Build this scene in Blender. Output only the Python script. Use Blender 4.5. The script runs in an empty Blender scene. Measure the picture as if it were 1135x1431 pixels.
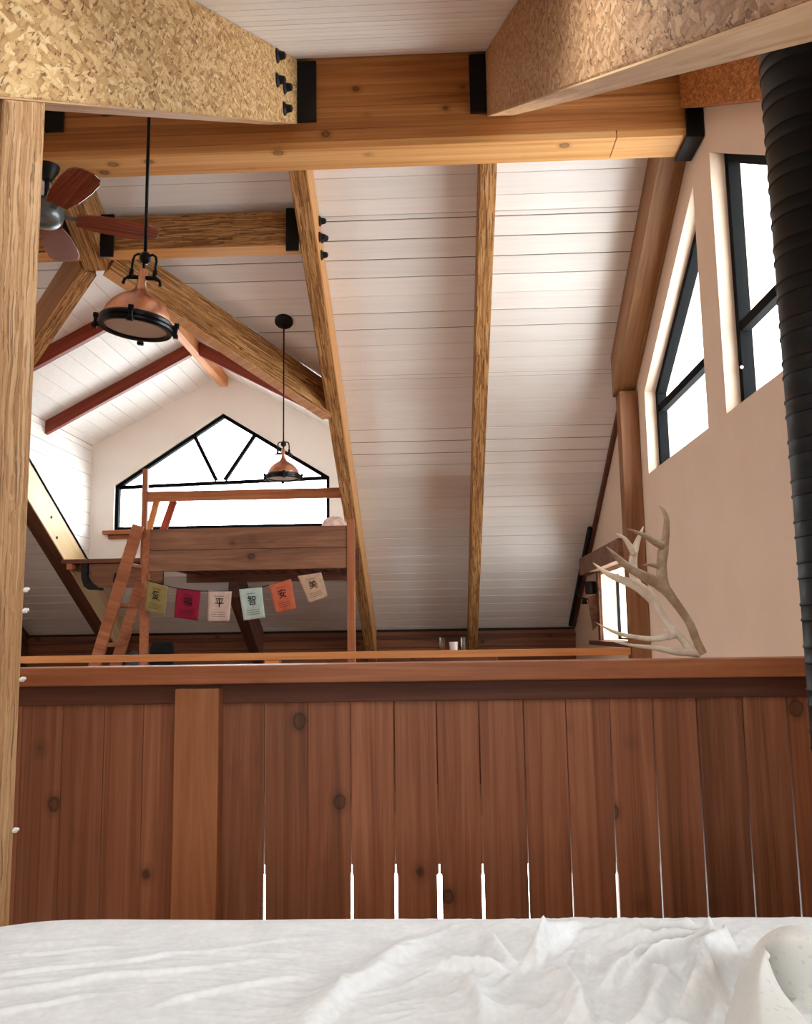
import bpy, bmesh, math, random
import numpy as np
from mathutils import Matrix, Vector, noise
random.seed(7)
S = bpy.context.scene
COL = S.collection
PI = math.pi
EYE = Vector((0, 0, 1.15))
# ------------------------------------------------------------------ camera
FPX, PITCH, YAW, ROLL = 1226.03, math.radians(7.8537), math.radians(-2.2654), math.radians(-.8777)
cp, sp = math.cos(PITCH), math.sin(PITCH)
fw = Vector((math.sin(YAW)*cp, math.cos(YAW)*cp, sp))
rt = Vector((math.cos(YAW), -math.sin(YAW), 0))
up = rt.cross(fw)
rt2 = rt*math.cos(ROLL) + up*math.sin(ROLL)
up2 = -rt*math.sin(ROLL) + up*math.cos(ROLL)
cam = bpy.data.cameras.new('camera')
cam.sensor_fit = 'VERTICAL'
cam.sensor_height = 36.0
cam.lens = 36.0*FPX/1431
cam.clip_start = .02
co = bpy.data.objects.new('camera', cam)
M = Matrix((rt2, up2, -fw)).transposed().to_4x4()
M.translation = EYE
co.matrix_world = M
COL.objects.link(co)
S.camera = co

def ray(x, y):
    return rt2*((x-567.5)/FPX) + up2*((715.5-y)/FPX) + fw
def atY(x, y, v):
    d = ray(x, y); return EYE + d*((v-EYE.y)/d.y)

# ------------------------------------------------------------------ materials
def lin(c):
    return tuple(((v/255)/12.92 if v/255 <= .04045 else ((v/255+.055)/1.055)**2.4) for v in c) + (1,)
class N:
    def __init__(s, name):
        s.m = bpy.data.materials.new(name); s.m.use_nodes = True
        s.t = s.m.node_tree; s.n = s.t.nodes; s.l = s.t.links
        s.b = s.n['Principled BSDF']; s.out = s.n['Material Output']
    def add(s, ty, **k):
        x = s.n.new(ty)
        for a, v in k.items():
            if a.startswith('i_'):
                key = a[2:]
                x.inputs[int(key) if key.isdigit() else key].default_value = v
            else: setattr(x, a, v)
        return x
    def link(s, a, b): s.l.new(a, b)
    def math(s, op, a, b=None, clamp=False):
        x = s.n.new('ShaderNodeMath'); x.operation = op; x.use_clamp = clamp
        for i, v in enumerate((a, b)):
            if v is None: continue
            if isinstance(v, (int, float)): x.inputs[i].default_value = v
            else: s.l.new(v, x.inputs[i])
        return x.outputs[0]
    def mix(s, f, a, b, mode='MIX'):
        x = s.n.new('ShaderNodeMix'); x.data_type = 'RGBA'; x.blend_type = mode
        for i, v in ((0, f), (6, a), (7, b)):
            if isinstance(v, (int, float)): x.inputs[i].default_value = v
            elif isinstance(v, tuple): x.inputs[i].default_value = v
            else: s.l.new(v, x.inputs[i])
        return x.outputs[2]
    def ramp(s, f, stops, interp='LINEAR'):
        x = s.n.new('ShaderNodeValToRGB'); e = x.color_ramp; e.interpolation = interp
        while len(e.elements) < len(stops): e.elements.new(.5)
        for q, (p, c) in zip(e.elements, stops): q.position = p; q.color = c
        s.l.new(f, x.inputs[0]); return x.outputs[0]
    def coords(s, scale, jitter=True):
        tc = s.add('ShaderNodeTexCoord')
        v = tc.outputs['Object']
        if jitter:
            at = s.add('ShaderNodeAttribute', attribute_name='tint')
            oi = s.add('ShaderNodeObjectInfo')
            r = s.math('ADD', s.math('MULTIPLY', at.outputs['Fac'], 31.7), s.math('MULTIPLY', oi.outputs['Random'], 17.3))
            cb = s.add('ShaderNodeCombineXYZ')
            for i in range(3): s.link(r, cb.inputs[i])
            a = s.add('ShaderNodeVectorMath', operation='ADD'); s.link(v, a.inputs[0]); s.link(cb.outputs[0], a.inputs[1]); v = a.outputs[0]
            s.tint = at.outputs['Fac']
        s.base = v
        return s.scale(v, scale)
    def scale(s, v, sc):
        mp = s.add('ShaderNodeMapping'); mp.inputs['Scale'].default_value = sc; s.link(v, mp.inputs[0]); return mp.outputs[0]
    def noise(s, v, scale=1, detail=4, rough=.6, dist=0):
        x = s.add('ShaderNodeTexNoise', i_Scale=scale, i_Detail=detail, i_Roughness=rough, i_Distortion=dist); s.link(v, x.inputs['Vector']); return x.outputs['Fac']
    def bump(s, h, st=.3, d=.003):
        x = s.add('ShaderNodeBump', i_Strength=st, i_Distance=d); s.link(h, x.inputs['Height']); s.link(x.outputs[0], s.b.inputs['Normal'])

def ax(axis, along, across):
    return tuple(along if a == axis else across for a in 'XYZ')

def wood(name, dark, mid, light, axis='X', rings=14, rough=.55, knots=True, tint=.35, fib=110, along=.7, bump=.25, spec=.3):
    m = N(name)
    v = m.coords(ax(axis, along, rings))
    n1 = m.noise(v, 1, 5, .62, 1.2)
    f = m.noise(m.scale(m.base, ax(axis, 2.5, fib)), 1, 3, .6)
    k = m.math('ADD', m.math('MULTIPLY', n1, .8), m.math('MULTIPLY', f, .22))
    c = m.ramp(k, [(.30, lin(dark)), (.50, lin(mid)), (.72, lin(light))])
    if tint:
        lo = m.math('ADD', m.math('MULTIPLY', m.tint, tint), 1-tint*.5)
        cb = m.add('ShaderNodeCombineColor')
        for i in range(3): m.link(lo, cb.inputs[i])
        c = m.mix(1.0, c, cb.outputs[0], 'MULTIPLY')
    if knots:
        vo = m.add('ShaderNodeTexVoronoi', i_Scale=5.2, i_Randomness=1.0)
        m.link(m.scale(m.base, ax(axis, .8, 1.0)), vo.inputs['Vector'])
        sel = m.math('GREATER_THAN', m.add('ShaderNodeSeparateColor').outputs[0], .25)
        sc = [x for x in m.n if x.bl_idname == 'ShaderNodeSeparateColor'][-1]
        m.link(vo.outputs['Color'], sc.inputs[0])
        d = m.math('ADD', vo.outputs['Distance'], m.math('MULTIPLY', m.noise(m.base, 40, 2), .05))
        kn = m.ramp(d, [(.10, (.7, .7, .7, 1)), (.125, (1, 1, 1, 1)), (.155, (.3, .3, .3, 1)), (.24, (0, 0, 0, 1))])
        kf = m.math('MULTIPLY', m.math('MULTIPLY', kn, sel), .8)
        c = m.mix(kf, c, lin(tuple(x*.42 for x in dark)))
    m.link(c, m.b.inputs['Base Color'])
    m.b.inputs['Roughness'].default_value = rough
    m.b.inputs['Specular IOR Level'].default_value = spec
    m.bump(k, bump, .004)
    return m.m

def flakes(name, cols, axis='Y', L=14, A=70, dark=(70, 40, 20), rough=.75, gaps=.5, warp=.6, tilt=18, fine_amt=.35):
    """chips or strands of pressed wood in two crossing layers, with dark chinks"""
    m = N(name)
    v = m.coords((1, 1, 1))
    nz = m.add('ShaderNodeTexNoise', i_Scale=12.0, i_Detail=3.0); m.link(v, nz.inputs['Vector'])
    sub = m.add('ShaderNodeVectorMath', operation='SUBTRACT'); m.link(nz.outputs['Color'], sub.inputs[0]); sub.inputs[1].default_value = (.5, .5, .5)
    scl = m.add('ShaderNodeVectorMath', operation='SCALE'); m.link(sub.outputs[0], scl.inputs[0]); scl.inputs['Scale'].default_value = .10*warp
    ad = m.add('ShaderNodeVectorMath', operation='ADD'); m.link(v, ad.inputs[0]); m.link(scl.outputs[0], ad.inputs[1])
    lay = []
    for k, sg in enumerate((1, -1)):
        rt_ = m.add('ShaderNodeVectorRotate'); rt_.rotation_type = 'EULER_XYZ'
        a = math.radians(tilt)*sg; rt_.inputs['Rotation'].default_value = (a, a, a); m.link(ad.outputs[0], rt_.inputs['Vector'])
        mp = m.add('ShaderNodeMapping'); mp.inputs['Scale'].default_value = ax(axis, L*(1+.3*k), A*(1+.25*k)); mp.inputs['Location'].default_value = (k*7.3, k*3.1, k*5.7); m.link(rt_.outputs[0], mp.inputs[0])
        vo = m.add('ShaderNodeTexVoronoi', i_Scale=1.0); m.link(mp.outputs[0], vo.inputs['Vector'])
        sc = m.add('ShaderNodeSeparateColor'); m.link(vo.outputs['Color'], sc.inputs[0])
        f = m.noise(m.scale(rt_.outputs[0], ax(axis, L*1.2, A*5)), 1, 3, .7)
        ch = m.ramp(m.noise(mp.outputs[0], .9, 3, .6), [(.57, (0, 0, 0, 1)), (.63, (1, 1, 1, 1))])
        edge = m.ramp(vo.outputs['Distance'], [(.45, (0, 0, 0, 1)), (.85, (1, 1, 1, 1))])
        lay.append((sc, f, ch, edge))
    pick = m.math('GREATER_THAN', lay[0][0].outputs[1], .5)
    def sel(a, b): return m.math('ADD', m.math('MULTIPLY', a, pick), m.math('MULTIPLY', b, m.math('SUBTRACT', 1.0, pick)))
    val = sel(lay[0][0].outputs[0], lay[1][0].outputs[0]); f = sel(lay[0][1], lay[1][1])
    edge = sel(lay[0][3], lay[1][3]); ch = m.math('MULTIPLY', lay[1][2], m.math('GREATER_THAN', lay[1][0].outputs[2], .45))
    k = m.math('ADD', m.math('MULTIPLY', val, 1-fine_amt), m.math('MULTIPLY', f, fine_amt))
    k = m.math('SUBTRACT', k, m.math('MULTIPLY', edge, .18))
    n = len(cols)
    c = m.ramp(k, [(.08+.74*i/(n-1), lin(q)) for i, q in enumerate(cols)])
    g = m.math('MULTIPLY', ch, gaps)
    c = m.mix(g, c, lin(dark))
    m.link(c, m.b.inputs['Base Color']); m.b.inputs['Roughness'].default_value = rough
    m.b.inputs['Specular IOR Level'].default_value = .25
    m.bump(m.math('SUBTRACT', k, m.math('MULTIPLY', g, 1.5)), .7, .004)
    return m.m

def plain(name, c, rough=.5, metal=0, var=.0, vs=8, spec=.4, bump=0):
    m = N(name)
    if var:
        v = m.coords((1, 1, 1)); n = m.noise(v, vs, 4)
        a = lin(tuple(min(255, x*(1+var)) for x in c)); b = lin(tuple(x*(1-var) for x in c))
        m.link(m.ramp(n, [(.3, b), (.7, a)]), m.b.inputs['Base Color'])
        if bump: m.bump(n, bump, .004)
    else:
        m.b.inputs['Base Color'].default_value = lin(c)
    m.b.inputs['Roughness'].default_value = rough; m.b.inputs['Metallic'].default_value = metal
    m.b.inputs['Specular IOR Level'].default_value = spec
    return m.m

def glass(name):
    m = N(name)
    for x in list(m.n):
        if x != m.out: m.n.remove(x)
    a = m.add('ShaderNodeBsdfTransparent'); a.inputs[0].default_value = (.97, .985, .98, 1)
    g = m.add('ShaderNodeBsdfGlossy', i_Roughness=.02)
    fr = m.add('ShaderNodeFresnel', i_IOR=1.45)
    ge = m.add('ShaderNodeNewGeometry'); fac = m.math('MULTIPLY', fr.outputs[0], m.math('SUBTRACT', 1.0, ge.outputs['Backfacing']))
    mx = m.add('ShaderNodeMixShader'); m.link(fac, mx.inputs[0]); m.link(a.outputs[0], mx.inputs[1]); m.link(g.outputs[0], mx.inputs[2])
    m.link(mx.outputs[0], m.out.inputs[0])
    return m.m

def whiteboards():
    m = N('whitewashed_boards')
    v = m.coords((1, 1, 1))
    gr = m.noise(m.scale(m.base, (1.2, 45, 45)), 1, 4, .65)
    a = m.ramp(gr, [(.3, lin((240, 236, 230))), (.7, lin((248, 246, 242)))])
    lo = m.math('ADD', m.math('MULTIPLY', m.tint, .08), .94)
    cb = m.add('ShaderNodeCombineColor')
    for i in range(3): m.link(lo, cb.inputs[i])
    m.link(m.mix(1.0, a, cb.outputs[0], 'MULTIPLY'), m.b.inputs['Base Color'])
    m.b.inputs['Roughness'].default_value = .55
    m.bump(gr, .08, .002)
    return m.m

PSL = [(112, 70, 36), (150, 102, 56), (176, 128, 76), (198, 154, 102)]
M_ = {}
M_['glulam'] = wood('glue_laminated_fir', (134, 80, 38), (176, 114, 60), (204, 146, 88), 'X', 18, .4, True, .22, 90, .35)
M_['glulam_pale'] = wood('pale_fir', (190, 128, 70), (216, 160, 98), (232, 186, 130), 'X', 16, .45, True, .1, 90, .35)
M_['osb'] = flakes('pressed_flake_timber', [(152, 110, 66), (188, 148, 96), (206, 168, 116), (222, 192, 144)], 'Y', 11, 92, (96, 62, 32), gaps=.8, warp=.3, tilt=14)
M_['osb_shaded'] = flakes('shaded_flake_timber', [(142, 100, 64), (164, 120, 80), (180, 136, 96), (196, 154, 114)], 'Y', 16, 105, (100, 64, 38), gaps=.7, warp=.3, tilt=14)  # browner copy of the flake timber, shade put into the colour
M_['osb3'] = flakes('orange_flake_timber', [(128, 72, 30), (152, 90, 40), (172, 106, 52), (190, 124, 66)], 'Y', 22, 100, (90, 44, 16), gaps=.4, warp=.3, tilt=14)
M_['psl_y'] = flakes('strand_timber_along_slope', PSL, 'Y', 3.6, 130, (66, 36, 16), gaps=.8, warp=.10, tilt=1.5)
M_['psl_x'] = flakes('strand_timber', PSL, 'X', 3.8, 130, (60, 34, 16), gaps=.85, warp=.12, tilt=1.5)
M_['edge_y'] = wood('smooth_fir_edge', (186, 122, 66), (208, 150, 92), (226, 178, 122), 'Y', 20, .5, False, .1)
M_['edge_n'] = wood('smooth_timber_underside', (158, 112, 70), (196, 152, 106), (218, 180, 136), 'Y', 22, .6, False, .1, 90, 1.6)
M_['trim_wood'] = wood('honey_post_fir', (104, 68, 40), (144, 100, 62), (172, 128, 84), 'Y', 16, .5, True, .1)
M_['post'] = flakes('weathered_post', [(140, 98, 60), (172, 126, 82), (194, 150, 106), (208, 172, 132)], 'Z', 2.4, 120, (96, 62, 36), gaps=.7, warp=.22, tilt=2, fine_amt=.55)
M_['edge_lit'] = wood('lit_fir_side', (204, 164, 112), (226, 192, 144), (240, 214, 174), 'Y', 20, .5, False, .1)  # paler than the other fir sides, window light put into the colour
M_['trim_shaded'] = wood('shaded_rafter_wood', (62, 36, 26), (92, 56, 40), (116, 76, 56), 'Y', 16, .6, False, .1)  # rafters in shade: the darkness is put into the wood colour
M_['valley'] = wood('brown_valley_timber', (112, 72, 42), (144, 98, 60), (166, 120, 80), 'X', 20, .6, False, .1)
M_['red'] = wood('red_cedar', (112, 44, 28), (140, 60, 40), (160, 78, 54), 'X', 16, .45, False, .1)
M_['dridge'] = wood('orange_fir', (196, 122, 72), (220, 150, 98), (236, 178, 130), 'Y', 16, .5, False, .1)
M_['plank'] = wood('reddish_cedar_planks', (108, 65, 42), (149, 92, 62), (178, 119, 85), 'Z', 20, .5, True, .42, 190, .55, .25)
M_['rail'] = wood('rail_fir', (128, 72, 42), (164, 98, 60), (190, 124, 82), 'X', 16, .42, True, .1)
M_['rail_pale'] = wood('far_rail_fir', (176, 108, 58), (206, 138, 82), (222, 160, 106), 'X', 16, .42, False, .1)
M_['shaded_rail'] = wood('shaded_rail_board', (70, 38, 26), (92, 52, 36), (108, 64, 46), 'X', 16, .6, False, .1)  # shadow of the overhanging cap put into the board colour
M_['rpost'] = wood('railing_post_fir', (136, 82, 50), (168, 106, 66), (190, 128, 84), 'Z', 12, .5, True, .1)
M_['bunk'] = wood('rough_bunk_board', (78, 50, 36), (124, 84, 62), (158, 114, 86), 'X', 7, .6, True, .15)
M_['bunk_z'] = wood('bunk_timber', (124, 72, 44), (156, 94, 60), (180, 118, 80), 'Z', 16, .55, False, .15)
M_['darkwood'] = wood('dark_brown_board', (74, 40, 28), (100, 58, 40), (120, 74, 52), 'X', 16, .55, True, .1)
M_['knee'] = wood('brown_wall_boards', (96, 56, 34), (124, 76, 48), (146, 92, 60), 'X', 12, .55, True, .15)
M_['blade'] = wood('mahogany_blade', (76, 28, 16), (112, 48, 28), (140, 66, 40), 'X', 30, .22, False, .1, spec=.6)
M_['blade'].node_tree.nodes['Principled BSDF'].inputs['Coat Weight'].default_value = 1; M_['blade'].node_tree.nodes['Principled BSDF'].inputs['Coat Roughness'].default_value = .12
M_['boards'] = whiteboards()
M_['gap'] = plain('dark_board_backing', (46, 38, 34), .9)
M_['wall'] = plain('cream_plaster', (226, 204, 184), .85, 0, .012, 3, .2, .04)
M_['wall2'] = plain('pale_plaster', (250, 245, 237), .85, 0, .01, 3, .2)
M_['iron'] = plain('black_iron', (17, 16, 17), .5, .3, .1, 20)
M_['blackframe'] = plain('black_window_frame', (16, 17, 18), .85, 0, .05, 10, .08)
M_['copper'] = plain('brushed_copper', (246, 188, 158), .3, 1.0, .05, 30)
M_['blackmetal'] = plain('black_lamp_metal', (22, 23, 25), .32, .6)
M_['lens'] = plain('frosted_lens', (196, 182, 170), .35, 0, .02, 40)
M_['pipe'] = plain('black_stove_pipe', (20, 21, 22), .5, .3)
M_['glass'] = glass('window_glass')
M_['greymetal'] = plain('grey_fan_metal', (112, 120, 122), .35, .7)
M_['white'] = plain('white_ceramic', (236, 234, 230), .35)
M_['floor'] = wood('floor_boards', (120, 78, 48), (150, 100, 64), (172, 122, 84), 'Y', 12, .45, True, .2)
M_['black'] = plain('black_fabric', (20, 20, 22), .9, 0, .1, 30)
M_['siding'] = plain('pale_soffit', (240, 226, 216), .8, 0, .02, 4)
M_['leaf'] = plain('spring_leaves', (92, 112, 82), .7, 0, .2, 5)
M_['bark'] = plain('bark', (90, 74, 60), .9, 0, .2, 20)

# ------------------------------------------------------------------ mesh helper
class MB:
    def __init__(s):
        s.bm = bmesh.new(); s.tl = s.bm.faces.layers.float.new('tint')
    def _mark(s, n0, t):
        s.bm.faces.ensure_lookup_table()
        for f in list(s.bm.faces)[n0:]: f[s.tl] = t
    def box(s, a, b, t=None, mat=None):
        n0 = len(s.bm.faces)
        c = [(a[i]+b[i])/2 for i in range(3)]; d = [abs(b[i]-a[i]) for i in range(3)]
        m = Matrix.Translation(c) @ Matrix.Diagonal((*d, 1))
        if mat: m = mat @ m
        bmesh.ops.create_cube(s.bm, size=1, matrix=m); s._mark(n0, random.random() if t is None else t)
        return s
    def hexa(s, lo, hi, t=None):
        """solid between two equal polygons"""
        n0 = len(s.bm.faces); n = len(lo)
        A = [s.bm.verts.new(p) for p in lo]; B = [s.bm.verts.new(p) for p in hi]
        s.bm.faces.new(A[::-1]); s.bm.faces.new(B)
        for i in range(n): s.bm.faces.new((A[i], A[(i+1) % n], B[(i+1) % n], B[i]))
        s._mark(n0, random.random() if t is None else t); return s
    def tube(s, pts, rad, n=10, closed=False, caps=True, t=None):
        n0 = len(s.bm.faces)
        pts = [Vector(p) for p in pts]; k = len(pts)
        rs = rad if isinstance(rad, (list, tuple)) else [rad]*k
        rings = []; prev = None
        for i, p in enumerate(pts):
            if closed: d = pts[(i+1) % k]-pts[i-1]
            else: d = pts[min(i+1, k-1)]-pts[max(i-1, 0)]
            d.normalize()
            if prev is None:
                u = d.orthogonal().normalized()
            else:
                u = (prev - d*prev.dot(d)).normalized()
            prev = u; w = d.cross(u)
            rings.append([s.bm.verts.new(p + (u*math.cos(2*PI*j/n)+w*math.sin(2*PI*j/n))*rs[i]) for j in range(n)])
        for i in range(k if closed else k-1):
            a, b = rings[i], rings[(i+1) % k]
            for j in range(n): s.bm.faces.new((a[j], a[(j+1) % n], b[(j+1) % n], b[j]))
        if caps and not closed:
            s.bm.faces.new(rings[0][::-1]); s.bm.faces.new(rings[-1])
        s._mark(n0, random.random() if t is None else t); return s
    def lathe(s, prof, mat=None, n=40, t=None):
        n0 = len(s.bm.faces); mat = mat or Matrix()
        rings = []
        for r, z in prof:
            if r < 1e-5: rings.append([s.bm.verts.new(mat @ Vector((0, 0, z)))])
            else: rings.append([s.bm.verts.new(mat @ Vector((r*math.cos(2*PI*j/n), r*math.sin(2*PI*j/n), z))) for j in range(n)])
        for a, b in zip(rings, rings[1:]):
            for j in range(n):
                q = (j+1) % n
                if len(a) == 1 and len(b) == 1: continue
                if len(a) == 1: s.bm.faces.new((a[0], b[q], b[j]))
                elif len(b) == 1: s.bm.faces.new((a[j], a[q], b[0]))
                else: s.bm.faces.new((a[j], a[q], b[q], b[j]))
        s._mark(n0, random.random() if t is None else t); return s
    def grid(s, P, t=0):
        """P[i][j] points"""
        V = [[s.bm.verts.new(p) for p in row] for row in P]
        for i in range(len(P)-1):
            for j in range(len(P[0])-1):
                s.bm.faces.new((V[i][j], V[i][j+1], V[i+1][j+1], V[i+1][j]))
        return s
    def build(s, name, mat, parent=None, mw=None, smooth=False, bevel=0, seg=2, recalc=True):
        if recalc: bmesh.ops.recalc_face_normals(s.bm, faces=s.bm.faces[:])
        me = bpy.data.meshes.new(name)
        if mw is not None: s.bm.transform(mw.inverted())
        s.bm.to_mesh(me); s.bm.free()
        me.materials.append(mat)
        o = bpy.data.objects.new(name, me); COL.objects.link(o)
        if mw is not None: o.matrix_world = mw
        if smooth:
            for p in me.polygons: p.use_smooth = True
        if bevel:
            b = o.modifiers.new('bevel', 'BEVEL'); b.width = bevel; b.segments = seg; b.limit_method = 'ANGLE'
        if parent is not None:
            o.parent = parent; o.matrix_parent_inverse = inv_of(parent)
        return o
def inv_of(p):
    m = Matrix.LocRotScale(p.location, p.rotation_euler, p.scale)
    if p.parent is not None: m = inv_of(p.parent).inverted() @ p.matrix_parent_inverse @ m
    return m.inverted()
def autosmooth(o, ang=40):
    for p in o.data.polygons: p.use_smooth = True
    o.data.set_sharp_from_angle(angle=math.radians(ang))
    return o
def tag(o, label, cat, group=None):
    o['label'] = label; o['category'] = cat
    if group: o['group'] = group
    return o
def thing(name, loc, label, cat, group=None):
    o = bpy.data.objects.new(name, None); o.location = loc; o.empty_display_size = .1
    COL.objects.link(o); return tag(o, label, cat, group)
def struct(o):
    o['kind'] = 'structure'; return o

# ------------------------------------------------------------------ roof planes
YR = 4.23
def rb(y): return 3.74-.592*(y-YR) if y >= YR else 3.79-.602*(YR-y)     # undersides of rafters
def ce(y): return 4.0-.575*(y-YR) if y >= YR else 4.145-.60*(YR-y)      # ceilings
XW, XL = 1.35, -5.3
OX0, OX1, OXC = -3.27, -.78, -2.025       # dormer opening
YG = 8.0                                  # dormer gable
def dz(x): return 3.61-.534*abs(x-OXC)    # dormer ceiling
def yv(x): return YR+(4.0-dz(x))/.575     # valley
YE = yv(OX0)
def opening(y):
    if y <= yv(OXC) or y >= YG: return None
    if y >= YE: return OX0, OX1
    t = (y-yv(OXC))/(YE-yv(OXC)); return OXC+(OX0-OXC)*t, OXC+(OX1-OXC)*t

def ceiling_slope(name, y0, y1, sgn, X0, X1, hole=False):
    sl = math.sqrt(1+.6**2)
    b = MB(); k = MB()
    bw = .135/sl*1.05
    cuts = [y0]; y = y0
    while y < y1-.001:
        y = min(y+bw, y1); cuts.append(y)
    if hole:
        cuts = sorted(cuts+[yv(OXC), YE, YG])
    for a, c in zip(cuts, cuts[1:]):
        if c-a < .002: continue
        g = random.choice((.0018, .0026, .0034, .0048)); t = random.random()
        def seg(xa0, xa1, xc0, xc1, mb, gap, lift, th):
            ya, yc = a+gap, c-gap
            lo = [(xa0, ya, ce(ya)+lift), (xa1, ya, ce(ya)+lift), (xc1, yc, ce(yc)+lift), (xc0, yc, ce(yc)+lift)]
            mb.hexa(lo, [(p[0], p[1], p[2]+th) for p in lo], t)
        for mb, gap, lift, th in ((b, g, 0, .018), (k, 0, .004, .03)):
            mid = opening((a+c)/2) if hole else None
            if mid is None: seg(X0, X1, X0, X1, mb, gap, lift, th)
            else:
                oa, oc = opening(a+1e-4) or (OXC, OXC), opening(c-1e-4)
                seg(X0, oa[0], X0, oc[0], mb, gap, lift, th); seg(oa[1], X1, oc[1], X1, mb, gap, lift, th)
    o = struct(b.build(name, M_['boards']))
    q = k.build('board_backing', M_['gap'], o)
    return o
ceiling_slope('ceiling', YR+.1, 9.75, 1, XL-.3, 2.25, True)
YS, SX0, SX1, ZS = .5, -2.3, .95, 1.96     # unseen shed dormer, added behind the camera to let in light
KX0, KX1, KY0, KY1 = -.40, .16, .90, 1.44     # unseen roof light, added to brighten the foot of the bed
ceiling_slope('ceiling', YS, KY0, -1, XL-.3, 2.25)
ceiling_slope('ceiling', KY0, KY1, -1, XL-.3, KX0)
ceiling_slope('ceiling', KY0, KY1, -1, KX1, 2.25)
ceiling_slope('ceiling', KY1, YR-.1, -1, XL-.3, 2.25)
ceiling_slope('ceiling', -1.75, YS, -1, XL-.3, SX0)
ceiling_slope('ceiling', -1.75, YS, -1, SX1, 2.25)
struct(MB().box((SX0-.05, -1.8, ZS), (SX1+.05, YS+.06, ZS+.06)).build('ceiling', M_['boards']))
for X0_, X1_ in ((SX0-.05, SX0), (SX1, SX1+.05)):
    q_ = [(-1.75, ce(-1.75)), (YS, ce(YS)), (YS, ZS), (-1.75, ZS)]
    k_ = MB(); k_.hexa([(X0_, y, z) for y, z in q_], [(X1_, y, z) for y, z in q_]); struct(k_.build('wall_bed_cheek', M_['wall2']))
# ridge capping above the beam
struct(MB().box((XL-.3, YR-.22, 4.10), (2.25, YR+.22, 4.16)).build('ceiling', M_['siding']))

# dormer ceilings: boards run along the dormer
for sgn in (-1, 1):
    b = MB(); k = MB(); a = 0
    while a < 1.245-.001:
        c = min(a+.118, 1.245); g = .0016; t = random.random()
        for mb, gg, lift, th in ((b, g, 0, .018), (k, 0, .004, .03)):
            x0, x1 = OXC+sgn*(a+gg), OXC+sgn*(c-gg)
            lo = [(x0, yv(x0), dz(x0)+lift), (x1, yv(x1), dz(x1)+lift), (x1, YG+.25, dz(x1)+lift), (x0, YG+.25, dz(x0)+lift)]
            mb.hexa(lo, [(p[0], p[1], p[2]+th) for p in lo], t)
        a = c
    # eave strip outside the cheek
    o = struct(b.build('ceiling', M_['boards'])); k.build('board_backing', M_['gap'], o)
# dormer cheek walls
for sgn, X in ((-1, OX0), (1, OX1)):
    b = MB(); z = 1.83
    while z < 2.945-.001:
        z2 = min(z+.118, 2.945); g = .0016
        ya, yb = YR+(4.0-z-g)/.575, YR+(4.0-z2+g)/.575
        lo = [(X, min(ya, YG-.002), z+g), (X, yb, z2-g), (X, YG, z2-g), (X, YG, z+g)]
        b.hexa(lo, [(p[0]+sgn*.02, p[1], p[2]) for p in lo]); z = z2
    o = struct(b.build('wall_dormer_cheek', M_['boards']))
    k = MB(); k.hexa([(X+sgn*.004, YR+(4-1.75)/.575, 1.75), (X+sgn*.004, YE-.1, 3.02), (X+sgn*.004, YG+.1, 3.02), (X+sgn*.004, YG+.1, 1.75)],
                     [(X+sgn*.06, YR+(4-1.75)/.575, 1.75), (X+sgn*.06, YE-.1, 3.02), (X+sgn*.06, YG+.1, 3.02), (X+sgn*.06, YG+.1, 1.75)])
    k.build('board_backing', M_['gap'], o)

# ------------------------------------------------------------------ walls with openings
def holed(name, outer, holes, fn, thick, mat):
    """outer / holes: 2-D loops; fn(u, v, w) -> point, w = depth"""
    bm = bmesh.new(); E_ = []
    for loop in [outer]+holes:
        V = [bm.verts.new(fn(u, v, 0)) for u, v in loop]
        E_ += [bm.edges.new((V[i], V[(i+1) % len(V)])) for i in range(len(V))]
    bmesh.ops.triangle_fill(bm, use_beauty=True, use_dissolve=False, edges=E_)
    r = bmesh.ops.extrude_face_region(bm, geom=bm.faces[:])
    dv = Vector(fn(0, 0, thick))-Vector(fn(0, 0, 0))
    bmesh.ops.translate(bm, vec=dv, verts=[x for x in r['geom'] if isinstance(x, bmesh.types.BMVert)])
    bmesh.ops.recalc_face_normals(bm, faces=bm.faces[:])
    me = bpy.data.meshes.new(name); bm.to_mesh(me); bm.free(); me.materials.append(mat)
    o = bpy.data.objects.new(name, me); COL.objects.link(o); return struct(o)

W1 = [(4.357, 2.145), (5.637, 2.145), (5.637, 2.690), (4.357, 3.435)]
W2 = [(4.07, 2.145), (4.07, 3.455), (2.79, 2.69), (2.79, 2.145)]
W3 = [(6.42, 1.07), (7.55, 1.07), (7.55, 1.635), (6.42, 1.635)]
W10 = [(.5, 1.0), (1.3, 1.0), (1.3, 1.4), (.5, 1.4)]  # unseen window added beside the bed to light the cover
prof = [(-1.7, -2.7), (9.3, -2.7), (9.3, ce(9.3)), (YR, 3.999), (YR, 4.1), (YR-.1, ce(YR-.1)), (-1.7, ce(-1.7))]
holed('wall_right', prof, [W1, W2, W3, W10], lambda u, v, w: (XW+w, u, v), .2, M_['wall'])
WL = [[(3.3, 2.1), (4.0, 2.1), (4.0, 3.2), (3.3, 2.8)], [(1.2, -2.4), (3.6, -2.4), (3.6, -.5), (1.2, -.5)]]  # unseen left windows, added for side light on beam and header
holed('wall_left', prof, WL, lambda u, v, w: (XL-w, u, v), .2, M_['wall'])
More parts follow.
